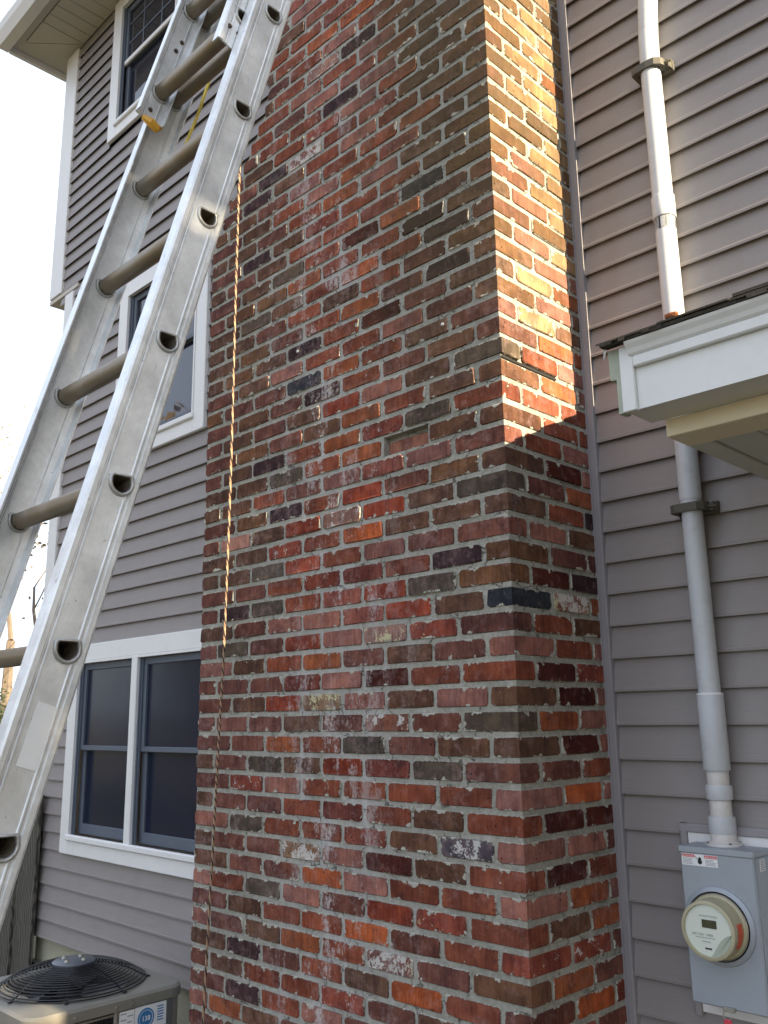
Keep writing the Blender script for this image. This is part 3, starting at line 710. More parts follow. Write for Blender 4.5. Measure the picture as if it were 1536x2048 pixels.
G().cbox(x0, x0 + 0.0335, yf - 0.004, yf + 0.016, 1.430, 1.588, 0.002).build('corner_trim', M_WHITE2, porch)
g = G(); g.prism([(x0 - .031, 1.589), (x0 - .029, 1.517), (x0 - .014, 1.515), (x0 - .014, 1.432), (x0 - .001, 1.432), (x0 - .001, 1.589)], lambda t, p, q: (p, t, q), yf + .004, yf + .034)
g.build('eave_return', M_MOSSY, porch)
# raking barge board running back up to the wall
g = G(); g.prism([(yf + .035, 1.516), (yf + .035, 1.598), (D - .02, 1.598 + (D - .02 - yf - .035) * sl), (D - .02, 1.516 + (D - .02 - yf - .035) * sl)], lambda t, p, q: (t, p, q), x0 - 0.029, x0 - 0.003)
g.build('rake_board', M_WHITE2, porch)
G().box(x0 + 0.002, x1, yf + 0.017, -0.2325, 1.4345, 1.442).build('soffit', M_WHITE2, porch)
G().cbox(0.634, x1, -0.232, -0.120, 1.392, 1.4343, 0.002).build('beam', M_CREAM, porch)
# ceiling: edge border and tongue boards
G().cbox(0.634, 0.690, -0.119, D - 0.022, 1.392, 1.410, 0.002).build('ceiling_border', M_CEIL, porch)
nb = 50
for i in range(nb):
    a = 0.6925 + i * 0.101
    G().cbox(a, a + 0.098, -0.119, D - 0.022, 1.3975, 1.410, 0.003).build('ceiling_board', M_CEIL, porch)
g = G(); g.box(0.60, x1, -0.10, D - .03, 1.4425, 1.46); g.build('ceiling_deck', M_WHITE2, porch)
# roof deck and shingle courses
def rz(y): return 1.597 + (y + 0.372) * sl
g = G(); g.prism([(-0.372, rz(-.372) - .008), (-0.372, rz(-.372)), (D - .015, rz(D - .015)), (D - .015, rz(D - .015) - .014)], lambda t, p, q: (t, p, q), 0.572, x1); g.build('roof_deck', M_DARK, porch)
for c in range(6):
    ya = -0.384 + c * 0.142; x = 0.556; row_ = 0
    while x < x1:
        w = rnd.uniform(0.13, 0.30); yy = ya + rnd.uniform(-.004, .004); yb_ = min(ya + 0.16, D - .016)
        g = G(); t0 = 0.002 + (0.0035 if rnd.random() < .4 else 0)
        V = []
        for xx in (x + .001, x + w - .001):
            V += [(xx, yy, rz(yy) + t0 + .004), (xx, yy, rz(yy) + t0 + .0085), (xx, yb_, rz(yb_) + .0035), (xx, yb_, rz(yb_) + .001)]
        g.add(V, [(0, 1, 2, 3), (4, 5, 6, 7), (0, 1, 5, 4), (1, 2, 6, 5), (2, 3, 7, 6), (3, 0, 4, 7)]); g.build('shingle', M_SHING, porch); x += w
# frayed lower felt / second layer at the edge
g = G(); xx = 0.566
while xx < 1.6:
    w = rnd.uniform(.012, .05); d = rnd.uniform(-.004, .005); g.box(xx, xx + w, -0.3835 - d, -0.36, rz(-.38) - .002 - rnd.uniform(0, .003), rz(-.38) + .0055); xx += w
g.build('frayed_shingle_edge', M_SHING, porch)
g = G(); g.add([(0.569, -.372, 1.588), (0.574, -.372, 1.588), (0.566, -.374, 1.562), (0.570, -.371, 1.588), (0.575, -.371, 1.587), (0.568, -.372, 1.563)], [(0, 1, 2), (3, 4, 5), (0, 1, 4, 3), (1, 2, 5, 4)]); g.build('peeling_flashing', M_STEEL, porch)
# extra dark shingle slab near frame edge
g = G(); g.box(0.875, x1, -0.372, -0.30, rz(-.37) + .012, rz(-.37) + .019); g.build('loose_shingle', M_SHING, porch)
# brick chip resting on the shingles
bm = bmesh.new(); bmesh.ops.create_icosphere(bm, subdivisions=2, radius=1)
rs = random.Random(3)
V = [(0.742 + v.co.x * .017 * (1 + .3 * mnoise.noise(v.co * 1.7)), -0.375 + v.co.y * .011, rz(-.375) + .0185 + v.co.z * .0075 * (1 + .5 * mnoise.noise(v.co * 2.3))) for v in bm.verts]
F = [tuple(v.index for v in f.verts) for f in bm.faces]; bm.free()
tag(mesh('brick_fragment', V, F, M_CHIP, origin=(0.742, -0.375, rz(-.375) + .008)), 'small sunlit orange brick fragment lying on the porch roof edge', 'brick chip')

# ------------------------------------------------------------------ electrical conduit
cond = root('electrical_conduit', 'grey plastic service conduit running up the siding to the meter box', 'conduit', (0.365, D - 0.02, 0.42))
cx, cy = 0.3645, 0.441
g = G(); g.tube([(cx - .002, cy, 1.40), (cx, cy, 2.0), (cx, cy, 2.36)], 0.0335, 20, False); g.tube([(cx, cy, 0.60), (cx - .002, cy, 1.42)], 0.0315, 20, False)
g.build('lower_pipe', M_PVC, cond, True)
g = G(); pts = [(cx, cy, 2.31), (cx, cy, 2.9), (cx + .001, cy, 2.95), (cx + .003, cy, 3.05), (cx + .010, cy, 3.16), (cx + .022, cy, 3.27), (cx + .04, cy, 3.4), (cx + .062, cy, 3.55), (cx + .07, cy, 3.8), (cx + .07, cy, 5.6)]
g.tube(pts, 0.0335, 20, False); g.build('upper_pipe', M_PVC, cond, True)
def sleeve(z0, z1, r, name='coupling', mat=M_PVC, seg=22):
    g = G(); g.lathe((cx, cy, z0), (0, 0, 1), [(0, r - .006), (0, r - .001), (.002, r), (z1 - z0 - .003, r), (z1 - z0, r - .001), (z1 - z0, r - .007)], seg); return g.build(name, mat, cond, True)
sleeve(2.355, 2.435, 0.0375)
sleeve(0.607, 0.818, 0.0375)
g = G(); g.lathe((cx, cy, 0.8175), (0, 0, 1), [(0, .0376), (.004, .0372), (.006, .032)], 22); g.build('glue_ring', M_LABW, cond, True)
sleeve(0.555, 0.608, 0.0305, 'exposed_pipe', M_PVCW); sleeve(0.527, 0.566, 0.0365); sleeve(0.475, 0.528, 0.0300, 'short_pipe', M_PVCW)
sleeve(0.436, 0.482, 0.0370); sleeve(0.412, 0.437, 0.0355, 'hub', M_PVCW)
g = G(); g.lathe((cx, cy, 0.405), (0, 0, 1), [(0, .0), (0, .050), (.006, .050), (.009, .040), (.012, .036)], 22); g.build('hub_flange', M_PVCW, cond, True)
for a in range(4):
    q = a * math.pi / 2 + .8; g = G(); g.lathe((cx + .044 * math.cos(q), cy + .044 * math.sin(q), 0.410), (0, 0, 1), [(0, .005), (.004, .005), (.004, 0)], 8); g.build('hub_screw', M_RUST, cond)
def strap(z, mat, mat2):
    g = G()
    r = 0.0345
    pr = []
    # clamp band: squarish front, sits on a strut
    prof = [(-0.056, D - .012), (-0.056, cy - .030), (-0.040, cy - .0385), (0.000, cy - .0400), (0.030, cy - .0375), (0.047, cy - .022), (0.052, cy - .008), (0.052, cy + .004), (0.062, cy + .006), (0.066, D - .012)]
    inner = [(-0.040, D - .012), (-0.040, cy - .014), (-0.026, cy - .024), (0.0, cy - .0345), (0.024, cy - .0265), (0.035, cy - .012), (0.0375, cy - .004), (0.0375, cy + .008), (0.046, cy + .012), (0.050, D - .012)]
    n = len(prof); V = []; F = []
    for (zz) in (z - .013, z + .013):
        V += [(cx + p, q, zz) for p, q in prof] + [(cx + p, q, zz) for p, q in inner]
    for i in range(n - 1):
        F += [(i, i + 1, 2 * n + i + 1, 2 * n + i), (n + i, n + i + 1, 3 * n + i + 1, 3 * n + i), (i, i + 1, n + i + 1, n + i), (2 * n + i, 2 * n + i + 1, 3 * n + i + 1, 3 * n + i)]
    g.add(V, F); s = g.build('pipe_strap', mat, cond)
    g = G(); g.tube([(cx + .040, cy - .004, z), (cx + .075, cy + .002, z - .002)], .0045, 6); g.build('strap_bolt', mat2, s)
    g = G(); g.cbox(cx - .058, cx + .068, D - .024, D - .006, z - .019, z + .019, .002); g.build('strut_backing', mat, s)
strap(2.925, M_STRAP, M_STRAP2); strap(1.374, M_STRAP, M_STRAP)

# ------------------------------------------------------------------ meter box
mb = root('electric_meter_box', 'grey metal electric meter box with round glass meter on the siding', 'meter box', (0.372, D - 0.02, 0.0))
bx0, bx1, bz0, bz1, by = 0.270, 0.478, 0.004, 0.402, 0.360
g = G(); g.cbox(bx0, bx1, by, D - .030, bz0, bz1 - .002, .004); g.build('enclosure', M_BOX, mb)
g = G(); g.cbox(bx0 - .003, bx1 + .003, by - .004, D - .028, bz1 - .0145, bz1 + .003, .003); lid = g.build('top_lid', M_BOX, mb)
g = G(); g.cbox(bx1 - .0005, bx1 + .0022, by + .012, D - .032, bz0 + .006, bz1 - .016, .001); g.build('cover_flange', M_BOX, mb)
# siding mounting frame and white backing board behind the box
g = G(); g.prism([(0, 0), (0, -.022), (.006, -.026), (.022, -.026), (.024, -.018), (.024, 0)], lambda t, p, q: (0.218 + p, D + q, t), -0.06, 0.452)
g.prism([(0, 0), (0, -.022), (-.006, -.026), (-.022, -.026), (-.024, -.018), (-.024, 0)], lambda t, p, q: (t, D + q - .0005, 0.452 + p), 0.218, 0.70)
g.build('siding_block', M_TRIMM, mb)
G().box(0.2425, 0.70, D - .020, D - .012, -0.05, 0.4275).build('backing_board', M_WHITE, mb)
mc = Vector((0.367, by, 0.2075))
g = G(); g.lathe(mc, (0, -1, 0), [(0, .101), (.005, .099), (.008, .094), (.010, .088), (.004, .087), (-.004, .086)], 48); g.build('socket_collar', M_BOX, mb, True)
g = G(); g.lathe(mc + Vector((0, -.001, 0)), (0, -1, 0), [(0, .0), (0, .0865)], 48); g.build('socket_recess', M_DARK, mb)
met = G(); met.lathe(mc, (0, -1, 0), [(.000, .079), (.006, .082), (.011, .0825), (.014, .079), (.016, .0745), (.052, .0725), (.060, .0715), (.062, .0735), (.066, .0745), (.070, .0735), (.072, .070), (.0725, .0655), (.066, .064)], 48)
met_o = met.build('meter', M_METB, mb, True)
g = G(); g.lathe(mc, (0, -1, 0), [(.0085, .083), (.011, .0845), (.0135, .083)], 48); g.build('retaining_ring', M_STEEL, met_o, True)
g = G(); g.lathe(mc, (0, -1, 0), [(.0660, 0), (.0660, .0645)], 48); g.build('dial_face', M_FACE, met_o)
# grey-green segment lower right
pts = []; 
for i in range(14):
    q = math.radians(-88 + i * (88 + -2) / 13); pts.append((mc.x + .0635 * math.cos(q), mc.y - .0665, mc.z + .0635 * math.sin(q)))
for i in range(8):
    t = i / 7; pts.append((mc.x + .060 - .055 * t + .004, mc.y - .0665, mc.z - .004 - .052 * (t ** 1.9)))
g = G(); g.add(pts, [tuple(range(len(pts)))]); g.build('dial_segment', M_FACE2, met_o)
G().box(mc.x - .016, mc.x + .024, mc.y - .0675, mc.y - .0664, mc.z + .006, mc.z + .026).build('display', M_LCD, met_o)
RX = (math.pi / 2, 0, 0)
text('lettering', 'KILOWATTHOURS', .0058, (mc.x - .022, mc.y - .0672, mc.z + .033), RX, M_INKG, met_o)
text('lettering', '604 12361  16878', .0078, (mc.x - .045, mc.y - .0672, mc.z - .014), RX, M_INKG, met_o)
text('lettering', 'CL200 240V', .005, (mc.x - .02, mc.y - .0672, mc.z - .030), RX, M_INKG, met_o)
G().box(mc.x - .036, mc.x + .018, mc.y - .0670, mc.y - .0664, mc.z - .0195, mc.z - .0185).build('dial_line', M_INKG, met_o)
G().box(mc.x - .012, mc.x + .006, mc.y - .0670, mc.y - .0664, mc.z - .047, mc.z - .043).build('dial_mark', M_INK, met_o)
# orange tag wrapped on the right of the housing
V = []; n = 9
for i in range(n):
    q = math.radians(-34 + i * 50 / (n - 1)); 
    for yy in (.020, .050): V.append((mc.x + .0742 * math.cos(q) - (.0 if yy < .03 else .0006), mc.y - yy, mc.z + .0742 * math.sin(q)))
g = G(); g.add(V, [(2 * i, 2 * i + 1, 2 * i + 3, 2 * i + 2) for i in range(n - 1)]); g.build('orange_tag', M_REDL, met_o)
# warning label
lx0, lx1, lz0, lz1 = 0.2755, 0.379, 0.3555, 0.3855
wl = G().box(lx0, lx1, by - .0012, by, lz0, lz1).build('warning_label', M_LABW, mb)
G().box(lx0 + .001, lx0 + .038, by - .0016, by - .0012, lz1 - .0085, lz1 - .001).build('red_header', M_REDH, wl)
G().box(lx0 + .066, lx1 - .001, by - .0016, by - .0012, lz1 - .0085, lz1 - .001).build('red_header', M_REDH, wl)
text('lettering', 'DANGER', .0068, (lx0 + .0085, by - .0019, lz1 - .0073), RX, M_LABW, wl)
text('lettering', 'PELIGRO', .0068, (lx0 + .0735, by - .0019, lz1 - .0073), RX, M_LABW, wl)
for xx in (lx0 + .0025, lx0 + .0675):
    g = G(); g.add([(xx, by - .0019, lz1 - .0075), (xx + .005, by - .0019, lz1 - .0075), (xx + .0025, by - .0019, lz1 - .0025)], [(0, 1, 2)]); g.build('warning_triangle', M_LABW, wl)
g = G()
for xx in (lx0 + .003, lx0 + .069):
    for r_ in range(5): g.box(xx, xx + rnd.uniform(.020, .031), by - .0015, by - .0012, lz0 + .0035 + r_ * .0034, lz0 + .0046 + r_ * .0034)
g.build('fine_print', M_INKG, wl)
g = G(); g.lathe((lx0 + .053, by - .0012, lz0 + .011), (0, -1, 0), [(0, .0065), (.0004, .0065), (.0004, 0)], 12); g.lathe((lx0 + .053, by - .0012, lz0 + .0185), (0, -1, 0), [(0, .0045), (.0004, .0045), (.0004, 0)], 10)
g.tube([(lx0 + .040, by - .0016, lz1 - .004), (lx0 + .044, by - .0016, lz0 + .019), (lx0 + .049, by - .0016, lz0 + .016)], .0007, 4); g.build('shock_pictogram', M_INK, wl)
sl_ = G(); sl_.box(bx1 + .0022, bx1 + .0030, 0.392, 0.425, 0.352, 0.382); sl_ = sl_.build('side_label', M_LABW, mb)
g = G()
for r_ in range(6): g.box(bx1 + .0030, bx1 + .0034, 0.396, 0.421, 0.355 + r_ * .0045, 0.3568 + r_ * .0045)
g.build('fine_print', M_INKG, sl_)
g = G(); g.cbox(0.360, 0.392, by - .010, by + .002, 0.000, 0.012, .002); g.build('hasp', M_STEEL, mb)
g = G(); g.tube([(0.364, by - .008, 0.006), (0.360, by - .012, -0.012), (0.372, by - .012, -0.020), (0.384, by - .010, -0.010), (0.380, by - .008, 0.004)], .0016, 6); g.build('seal_wire', M_STEEL, mb)
g = G(); g.cbox(0.362, 0.384, by - .018, by - .010, -0.040, -0.016, .003); g.build('wire_seal', M_SEAL, mb)

# ------------------------------------------------------------------ extension ladder (4 in 1 lean, rails in planes of constant X)
LV = Vector((0, 0.26122, 0.96528)); LN = Vector((0, -0.96528, 0.26122)); LO = Vector((0, -1.506, 0.583))
def LP(x, s, n): return Vector((x, 0, 0)) + LO + LV * s + LN * n
lad = root('extension_ladder', 'long aluminium extension ladder leaning against the brick chimney', 'ladder', tuple(LP(-0.06, -1.69, 0)))
# D-shaped rungs, flat tread up (world horizontal)
def dprof(r, n=14):
    pts = [(-r * .96, r * .48), (-r * .80, r * .66), (r * .80, r * .66), (r * .96, r * .48)]
    for k in range(n - 1):
        q = math.radians(14 - k * 208 / (n - 2)); pts.append((r * math.cos(q), r * math.sin(q) * 1.0))
    return pts
DP = [(a_, b_) for a_, b_ in dprof(1.0)]
def rail(X, inward, s0, s1, n0, n1, fl, t=0.0028, ribs=None, name='rail'):
    i = inward  # +1: flanges point to +X
    out = -i * 0.0025
    mid = (n0 + n1) / 2; w = (n1 - n0)
    # profile (x offset, n) closed: outer skin with raised ribs, inner skin
    outer = [(i * fl, n0), (0, n0), (out, n0 + .004), (out, n0 + .013), (0, n0 + .0145), (0, n0 + .0185), (out * .8, n0 + .020), (out * .8, n0 + .0225), (0, n0 + .024),
             (0, n1 - .024), (out * .8, n1 - .0225), (out * .8, n1 - .020), (0, n1 - .0185), (0, n1 - .0145), (out, n1 - .013), (out, n1 - .004), (0, n1), (i * fl, n1)]
    inner = [(i * fl, n1 - t), (i * t, n1 - t), (i * t, n1 - .020), (i * (t + .002), n1 - .021), (i * (t + .002), n1 - .023), (i * t, n1 - .024), (i * t, n0 + .024), (i * (t + .002), n0 + .023), (i * (t + .002), n0 + .021), (i * t, n0 + .020), (i * t, n0 + t), (i * fl, n0 + t)]
    g = G(); g.prism(outer + inner, lambda s, p, q: LP(X + p, s, q), s0, s1)
    o = g.build(name, M_ALU, lad)
    cut = G(); n = len(DP); rs0, rn, cnt = ribs
    for k in range(cnt):
        c = LP(X, rs0 + .3055 * k, rn)
        if not (s0 + .03 < rs0 + .3055 * k < s1 - .03): continue
        cut.prism([(p * .0178, q * .0178) for p, q in DP], lambda t, p, q: (t, c.y + p, c.z + q), X - .009, X + .009)
    co = cut.build('cutter', None); o.modifiers.new('b', 'BOOLEAN'); o.modifiers[0].object = co; o.modifiers[0].operation = 'DIFFERENCE'; o.modifiers[0].solver = 'EXACT'
    me = bpy.data.meshes.new_from_object(o.evaluated_get(bpy.context.evaluated_depsgraph_get())); o.modifiers.clear(); o.data = me
    bpy.data.objects.remove(co)
    return o
XR, XL = 0.155, -0.270
base_s1 = 3.3
BR = (0.006 - .3055 * 5, 0.0, 15); FRG = (1.800, .050, 13)
rail(XR, -1, -1.69, base_s1, -0.036, 0.053, 0.030, ribs=BR); rail(XL, 1, -1.69, base_s1, -0.036, 0.053, 0.030, ribs=BR)
FXR, FXL = 0.122, -0.237
rail(FXR, -1, 1.695, 5.55, 0.018, 0.092, 0.022, ribs=FRG, name='fly_rail'); rail(FXL, 1, 1.705, 5.55, 0.018, 0.092, 0.022, ribs=FRG, name='fly_rail')
def d_tube(g, xa, xb, c, r, ri=None):
    n = len(DP); V = []
    for X_ in (xa, xb):
        for (p, q) in DP: V.append((X_, c[1] + p * r, c[2] + q * r))
    g.add(V, [(i, (i + 1) % n, n + (i + 1) % n, n + i) for i in range(n)])
def rung_meshes(xa, xb, r=0.0185):
    c = (0, 0, 0)
    g = G(); d_tube(g, xa - .004, xb + .004, c, r); d_tube(g, xa - .003, xb + .003, c, r - .0022)
    # black sheet a little inside paints the bore's darkness so the end reads hollow
    m1 = bpy.data.meshes.new('rung'); m1.from_pydata(g.V, [], g.F); m1.update(); m1.materials.append(M_ALUR)
    for p in m1.polygons: p.use_smooth = True
    try: m1.set_sharp_from_angle(angle=math.radians(40))
    except Exception: pass
    # collars: swaged rims outside both webs and inside both webs
    n = len(DP); m2 = []
    for X_, sgn in ((xb, 1), (xa, -1)):
        rr = [(0.0, r + .0065), (.0030, r + .0062), (.0048, r + .0040), (.0048, r + .0012), (.0025, r - .0008), (-.002, r - .0004), (-.0045, r + .0004), (-.0085, r + .001), (-.0085, r + .004), (-.0070, r + .006), (-.0040, r + .0065)]
        g = G(); V = [(X_ + sgn * d, a_ * q, b_ * q) for (d, q) in rr for (a_, b_) in DP]
        g.add(V, [(j * n + i, j * n + (i + 1) % n, (j + 1) * n + (i + 1) % n, (j + 1) * n + i) for j in range(len(rr) - 1) for i in range(n)])
        mm = bpy.data.meshes.new('rung_collar'); mm.from_pydata(g.V, [], g.F); mm.update(); mm.materials.append(M_ALUC); m2.append(mm)
        for p in mm.polygons: p.use_smooth = True
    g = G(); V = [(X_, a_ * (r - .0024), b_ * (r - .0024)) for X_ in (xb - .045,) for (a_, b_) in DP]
    g.add(V[:n], [tuple(range(n))]); m3 = bpy.data.meshes.new('rung_bore_shade'); m3.from_pydata(g.V, [], g.F); m3.update(); m3.materials.append(M_DARK)
    return m1, m2, m3
def rungs(xa, xb, s0, n, cnt):
    m1, m2, m3 = rung_meshes(xa, xb)
    for k in range(cnt):
        o = bpy.data.objects.new('rung', m1); COL.objects.link(o); o.parent = lad; o.location = LP(0, s0 + .3055 * k, n) - wpos(lad)
        for nm, mm in (('rung_collar', m2[0]), ('rung_collar', m2[1]), ('rung_bore_shade', m3)):
            c = bpy.data.objects.new(nm, mm); COL.objects.link(c); c.parent = o
rungs(XL, XR, 0.006 - .3055 * 5, 0.000, 15)
rungs(FXL, FXR, 1.800, 0.050, 13)
# fittings
g = G()
V = []
for s_, n_ in ((0.0, 0),): pass
st = G(); st.add([LP(XR + .0012, a_, b_) for a_, b_ in ((0.220, 0.020), (0.219, -0.0145), (0.118, -0.0125), (0.119, 0.0215))] + [LP(XR + .0016, a_, b_) for a_, b_ in ((0.220, 0.020), (0.219, -0.0145), (0.118, -0.0125), (0.119, 0.0215))],
                 [(0, 1, 2, 3), (4, 5, 6, 7), (0, 1, 5, 4), (1, 2, 6, 5), (2, 3, 7, 6), (3, 0, 4, 7)])
st.build('blank_sticker', M_STICK, lad)
for (x_, s_, n_) in ((FXL + .003, 1.995, .045), (FXL + .003, 1.957, .052), (FXR, 1.745, .075), (FXR, 1.745, .050), (FXL + .003, 1.735, .06)):
    g = G(); g.lathe(LP(x_, s_, n_), (1, 0, 0), [(0, .006), (.003, .0058), (.004, .003), (.004, 0)], 10); g.build('rivet', M_RUST, lad)
g = G()
for pts in ([(FXL + .004, 1.700, .070), (FXL + .016, 1.690, .050), (FXL + .018, 1.684, .034), (FXL + .010, 1.700, .022)],):
    g.tube([LP(*p) for p in pts], [.007, .012, .011, .005], 8)
g.build('yellow_rung_lock', M_YEL, lad, True)
g = G(); g.tube([LP(-0.222, 2.4, -.005), LP(-.205, 2.1, -.03), LP(-.2, 1.92, -.045), LP(-.215, 1.80, -.052), LP(-.225, 1.68, -.050)], .0045, 6); g.build('pull_cord', M_YROPE, lad, True)
for X_ in (XR - .012, XL + .012):
    g = G(); g.cbox(X_ - .022, X_ + .022, -1.975, -1.885, GZ + .001, GZ + .03, .005); g.build('ladder_foot', M_GUARD, lad)

# ------------------------------------------------------------------ rope hanging down the chimney
rp = [(-1.330, -.055, 3.20), (-1.352, -.045, 2.62), (-1.360, -.042, 1.76), (-1.372, -.045, 1.05), (-1.400, -.040, .655), (-1.415, -.042, .29), (-1.450, -.040, -.32), (-1.462, -.045, -1.02)]
rp = [(-1.318, -.05, 3.9)] + rp
def catm(P, t):
    n = len(P) - 1; i = min(int(t * n), n - 1); f = t * n - i
    p0, p1, p2, p3 = [Vector(P[max(0, min(n, j))]) for j in (i - 1, i, i + 1, i + 2)]
    return 0.5 * ((2 * p1) + (p2 - p0) * f + (2 * p0 - 5 * p1 + 4 * p2 - p3) * f * f + (3 * p1 - p0 - 3 * p2 + p3) * f ** 3)
NR = 900; strands = [G(), G(), G()]
cent = [catm(rp, i / NR) for i in range(NR + 1)]
rope = root('hanging_rope', 'thin orange and black braided rope hanging down the chimney front', 'rope', (-1.46, -.045, GZ))
M_RO = simple('orange_rope_strand', (0.34, 0.20, 0.115), 0.8, var=0.3, scale=60); M_RB = simple('black_rope_strand', (0.025, 0.02, 0.022), 0.8, var=0.3, scale=60); M_RT = simple('tan_rope_strand', (0.36, 0.26, 0.17), 0.8, var=0.3, scale=60)
for s_, (mt, nm) in enumerate(((M_RO, 'orange_strand'), (M_RB, 'black_strand'), (M_RT, 'tan_strand'))):
    pts = []
    for i, c in enumerate(cent):
        q = i * 0.62 + s_ * 2.094; pts.append(c + Vector((math.cos(q), math.sin(q), 0)) * 0.0022)
    g = G(); g.tube(pts, 0.0027, 5); g.build(nm, mt, rope, True)

# ------------------------------------------------------------------ air conditioner
ac = root('air_conditioner', 'beige outdoor air conditioner unit with black wire fan guard by the siding', 'air conditioner', (-2.26, -0.145, GZ))
ax0, ax1, ay0, ay1, az = -2.60, -1.915, -0.485, 0.195, -0.300
def rrect(x0, x1, y0, y1, r, n=6):
    P = []
    for (cx_, cy_, q0) in ((x1 - r, y1 - r, 0), (x0 + r, y1 - r, 90), (x0 + r, y0 + r, 180), (x1 - r, y0 + r, 270)):
        for k in range(n + 1):
            q = math.radians(q0 + 90 * k / n); P.append((cx_ + r * math.cos(q), cy_ + r * math.sin(q)))
    return P
g = G(); R0 = rrect(ax0, ax1, ay0, ay1, .07); R1 = rrect(ax0 + .012, ax1 - .012, ay0 + .012, ay1 - .012, .06); n = len(R0)
C = Vector((-2.255, -0.145, az)); FR = 0.285
circ = [(C.x + FR * math.cos(math.atan2(y - C.y, x - C.x)), C.y + FR * math.sin(math.atan2(y - C.y, x - C.x))) for x, y in R0]
V = [(x, y, az - .045) for x, y in R0] + [(x, y, az - .010) for x, y in R0] + [(x, y, az) for x, y in R1] + [(x, y, az + .006) for x, y in circ] + [(x, y, az - .05) for x, y in circ]
F = [(j * n + i, j * n + (i + 1) % n, (j + 1) * n + (i + 1) % n, (j + 1) * n + i) for j in range(4) for i in range(n)]
g.add(V, F); g.build('lid', M_ACTOP, ac, True)
g = G(); R2 = rrect(ax0 + .010, ax1 - .010, ay0 + .010, ay1 - .010, .06); 
V = [(x, y, GZ + .06) for x, y in R2] + [(x, y, az - .044) for x, y in R2]; g.add(V, [(i, (i + 1) % n, n + (i + 1) % n, n + i) for i in range(n)]); g.build('case', M_ACCASE, ac, True)
G().cbox(ax0 - .05, ax1 + .05, ay0 - .05, ay1 + .05, GZ - .02, GZ + .058, .01).build('pad', M_CONC, ac)
g = G(); g.lathe((C.x, C.y, az - .045), (0, 0, 1), [(0, 0), (0, FR)], 32); g.build('fan_well', M_DARK, ac)
# fan blades
for k in range(3):
    q0 = k * 2.094 + .4; V = []
    for j in range(5):
        rr_ = .06 + j * .045
        for t, dz_ in ((-.45, -.018), (.45, .016)):
            q = q0 + t * (.6 + .4 * j / 4) + j * .05; V.append((C.x + rr_ * math.cos(q), C.y + rr_ * math.sin(q), az - .018 + dz_))
    g = G(); g.add(V, [(2 * j, 2 * j + 1, 2 * j + 3, 2 * j + 2) for j in range(4)]); g.build('fan_blade', M_ACGREY, ac)
# wire guard: domed rings and spokes
def dome(r): return az + .014 + .078 * (1 - (r / FR) ** 2) ** 0.8 if r < FR else az + .010
g = G()
for i in range(17):
    r_ = .085 + i * (FR + .012 - .085) / 16; pts = [(C.x + r_ * math.cos(q / 40 * 2 * math.pi), C.y + r_ * math.sin(q / 40 * 2 * math.pi), dome(r_)) for q in range(41)]
    g.tube(pts, .0028, 5, False)
tag(g.build('fan_guard', M_GUARD, ac, True), kind='stuff')
for k in range(8):
    q = k * math.pi / 4 + .25; pts = [(C.x + r_ * math.cos(q), C.y + r_ * math.sin(q), dome(r_) - .004) for r_ in [.07 + j * (FR + .02 - .07) / 8 for j in range(9)]]
    g = G(); g.tube(pts, .0034, 6); g.lathe((pts[-1][0], pts[-1][1], az + .006), (0, 0, 1), [(0, .010), (.004, .009), (.005, 0)], 8); g.build('guard_spoke', M_GUARD, ac)
g = G(); zt_ = dome(.085) + .004; g.lathe((C.x, C.y, zt_ - .03), (0, 0, 1), [(0, .088), (.028, .088), (.033, .080), (.034, 0)], 28); cap = g.build('motor_cap', M_MOTOR, ac, True)
for k in range(4):
    q = k * math.pi / 2 + .5; g = G(); g.lathe((C.x + .048 * math.cos(q), C.y + .048 * math.sin(q), zt_ + .004), (0, 0, 1), [(0, .011), (.006, .010), (.007, .004), (.012, .004), (.012, 0)], 8); g.build('cap_bolt', M_STEEL, cap)
# louvred coil grille on the +X face and labels
g = G(); g.box(ax1 - .0098, ax1 - .0085, ay0 + .06, -0.135, GZ + .12, az - .062); g.build('coil', M_DARK, ac)
wires = G()
for i in range(24): y = ay0 + .065 + i * .0118; wires.tube([(ax1 - .004, y, GZ + .12), (ax1 - .004, y, az - .062)], .0016, 4)
for i in range(12): z = GZ + .15 + i * .05; wires.tube([(ax1 - .003, ay0 + .06, z), (ax1 - .003, -0.136, z)], .0018, 4)
tag(wires.build('coil_wire_grille', M_GUARD, ac), kind='stuff')
G().cbox(ax1 - .010, ax1 - .0005, -0.133, -0.122, GZ + .08, az - .046, .002).build('grille_post', M_ACCASE, ac)
G().cbox(ax1 - .0095, ax1 - .003, -0.040 + .05, ay1 - .065, GZ + .07, az - .0465, .001).build('service_panel', M_ACGREY, ac)
# the sticker block
RYZ = (math.pi / 2, 0, math.pi / 2)
l1 = G().box(ax1 - .003, ax1 - .0006, -0.112, -0.048, -0.470, az - .052).build('spec_label', M_LABW, ac)
g = G()
for i in range(9):
    y0_ = -0.108 + (i % 2) * .03; g.box(ax1 - .0006, ax1 + .0002, y0_, y0_ + rnd.uniform(.015, .026), -0.362 - i * .011, -0.359 - i * .011)
g.build('fine_print', M_INKG, l1)
l2 = G().box(ax1 - .003, ax1 - .0004, -0.045, 0.098, -0.460, az - .050).build('blue_label', M_LABW, ac)
G().box(ax1 - .0004, ax1 + .0003, -0.043, 0.096, -0.458, -0.436).build('blue_band', M_BLUE, l2)
g = G(); g.lathe((ax1 - .0004, 0.005, -0.396), (1, 0, 0), [(.0003, .0), (.0008, .0375), (0, .0375)], 28); g.build('blue_badge', M_BLUE, l2)
g = G(); g.lathe((ax1 + .0004, 0.005, -0.396), (1, 0, 0), [(.0003, .029), (.0006, .031)], 28); g.build('badge_ring', M_LABW, l2)
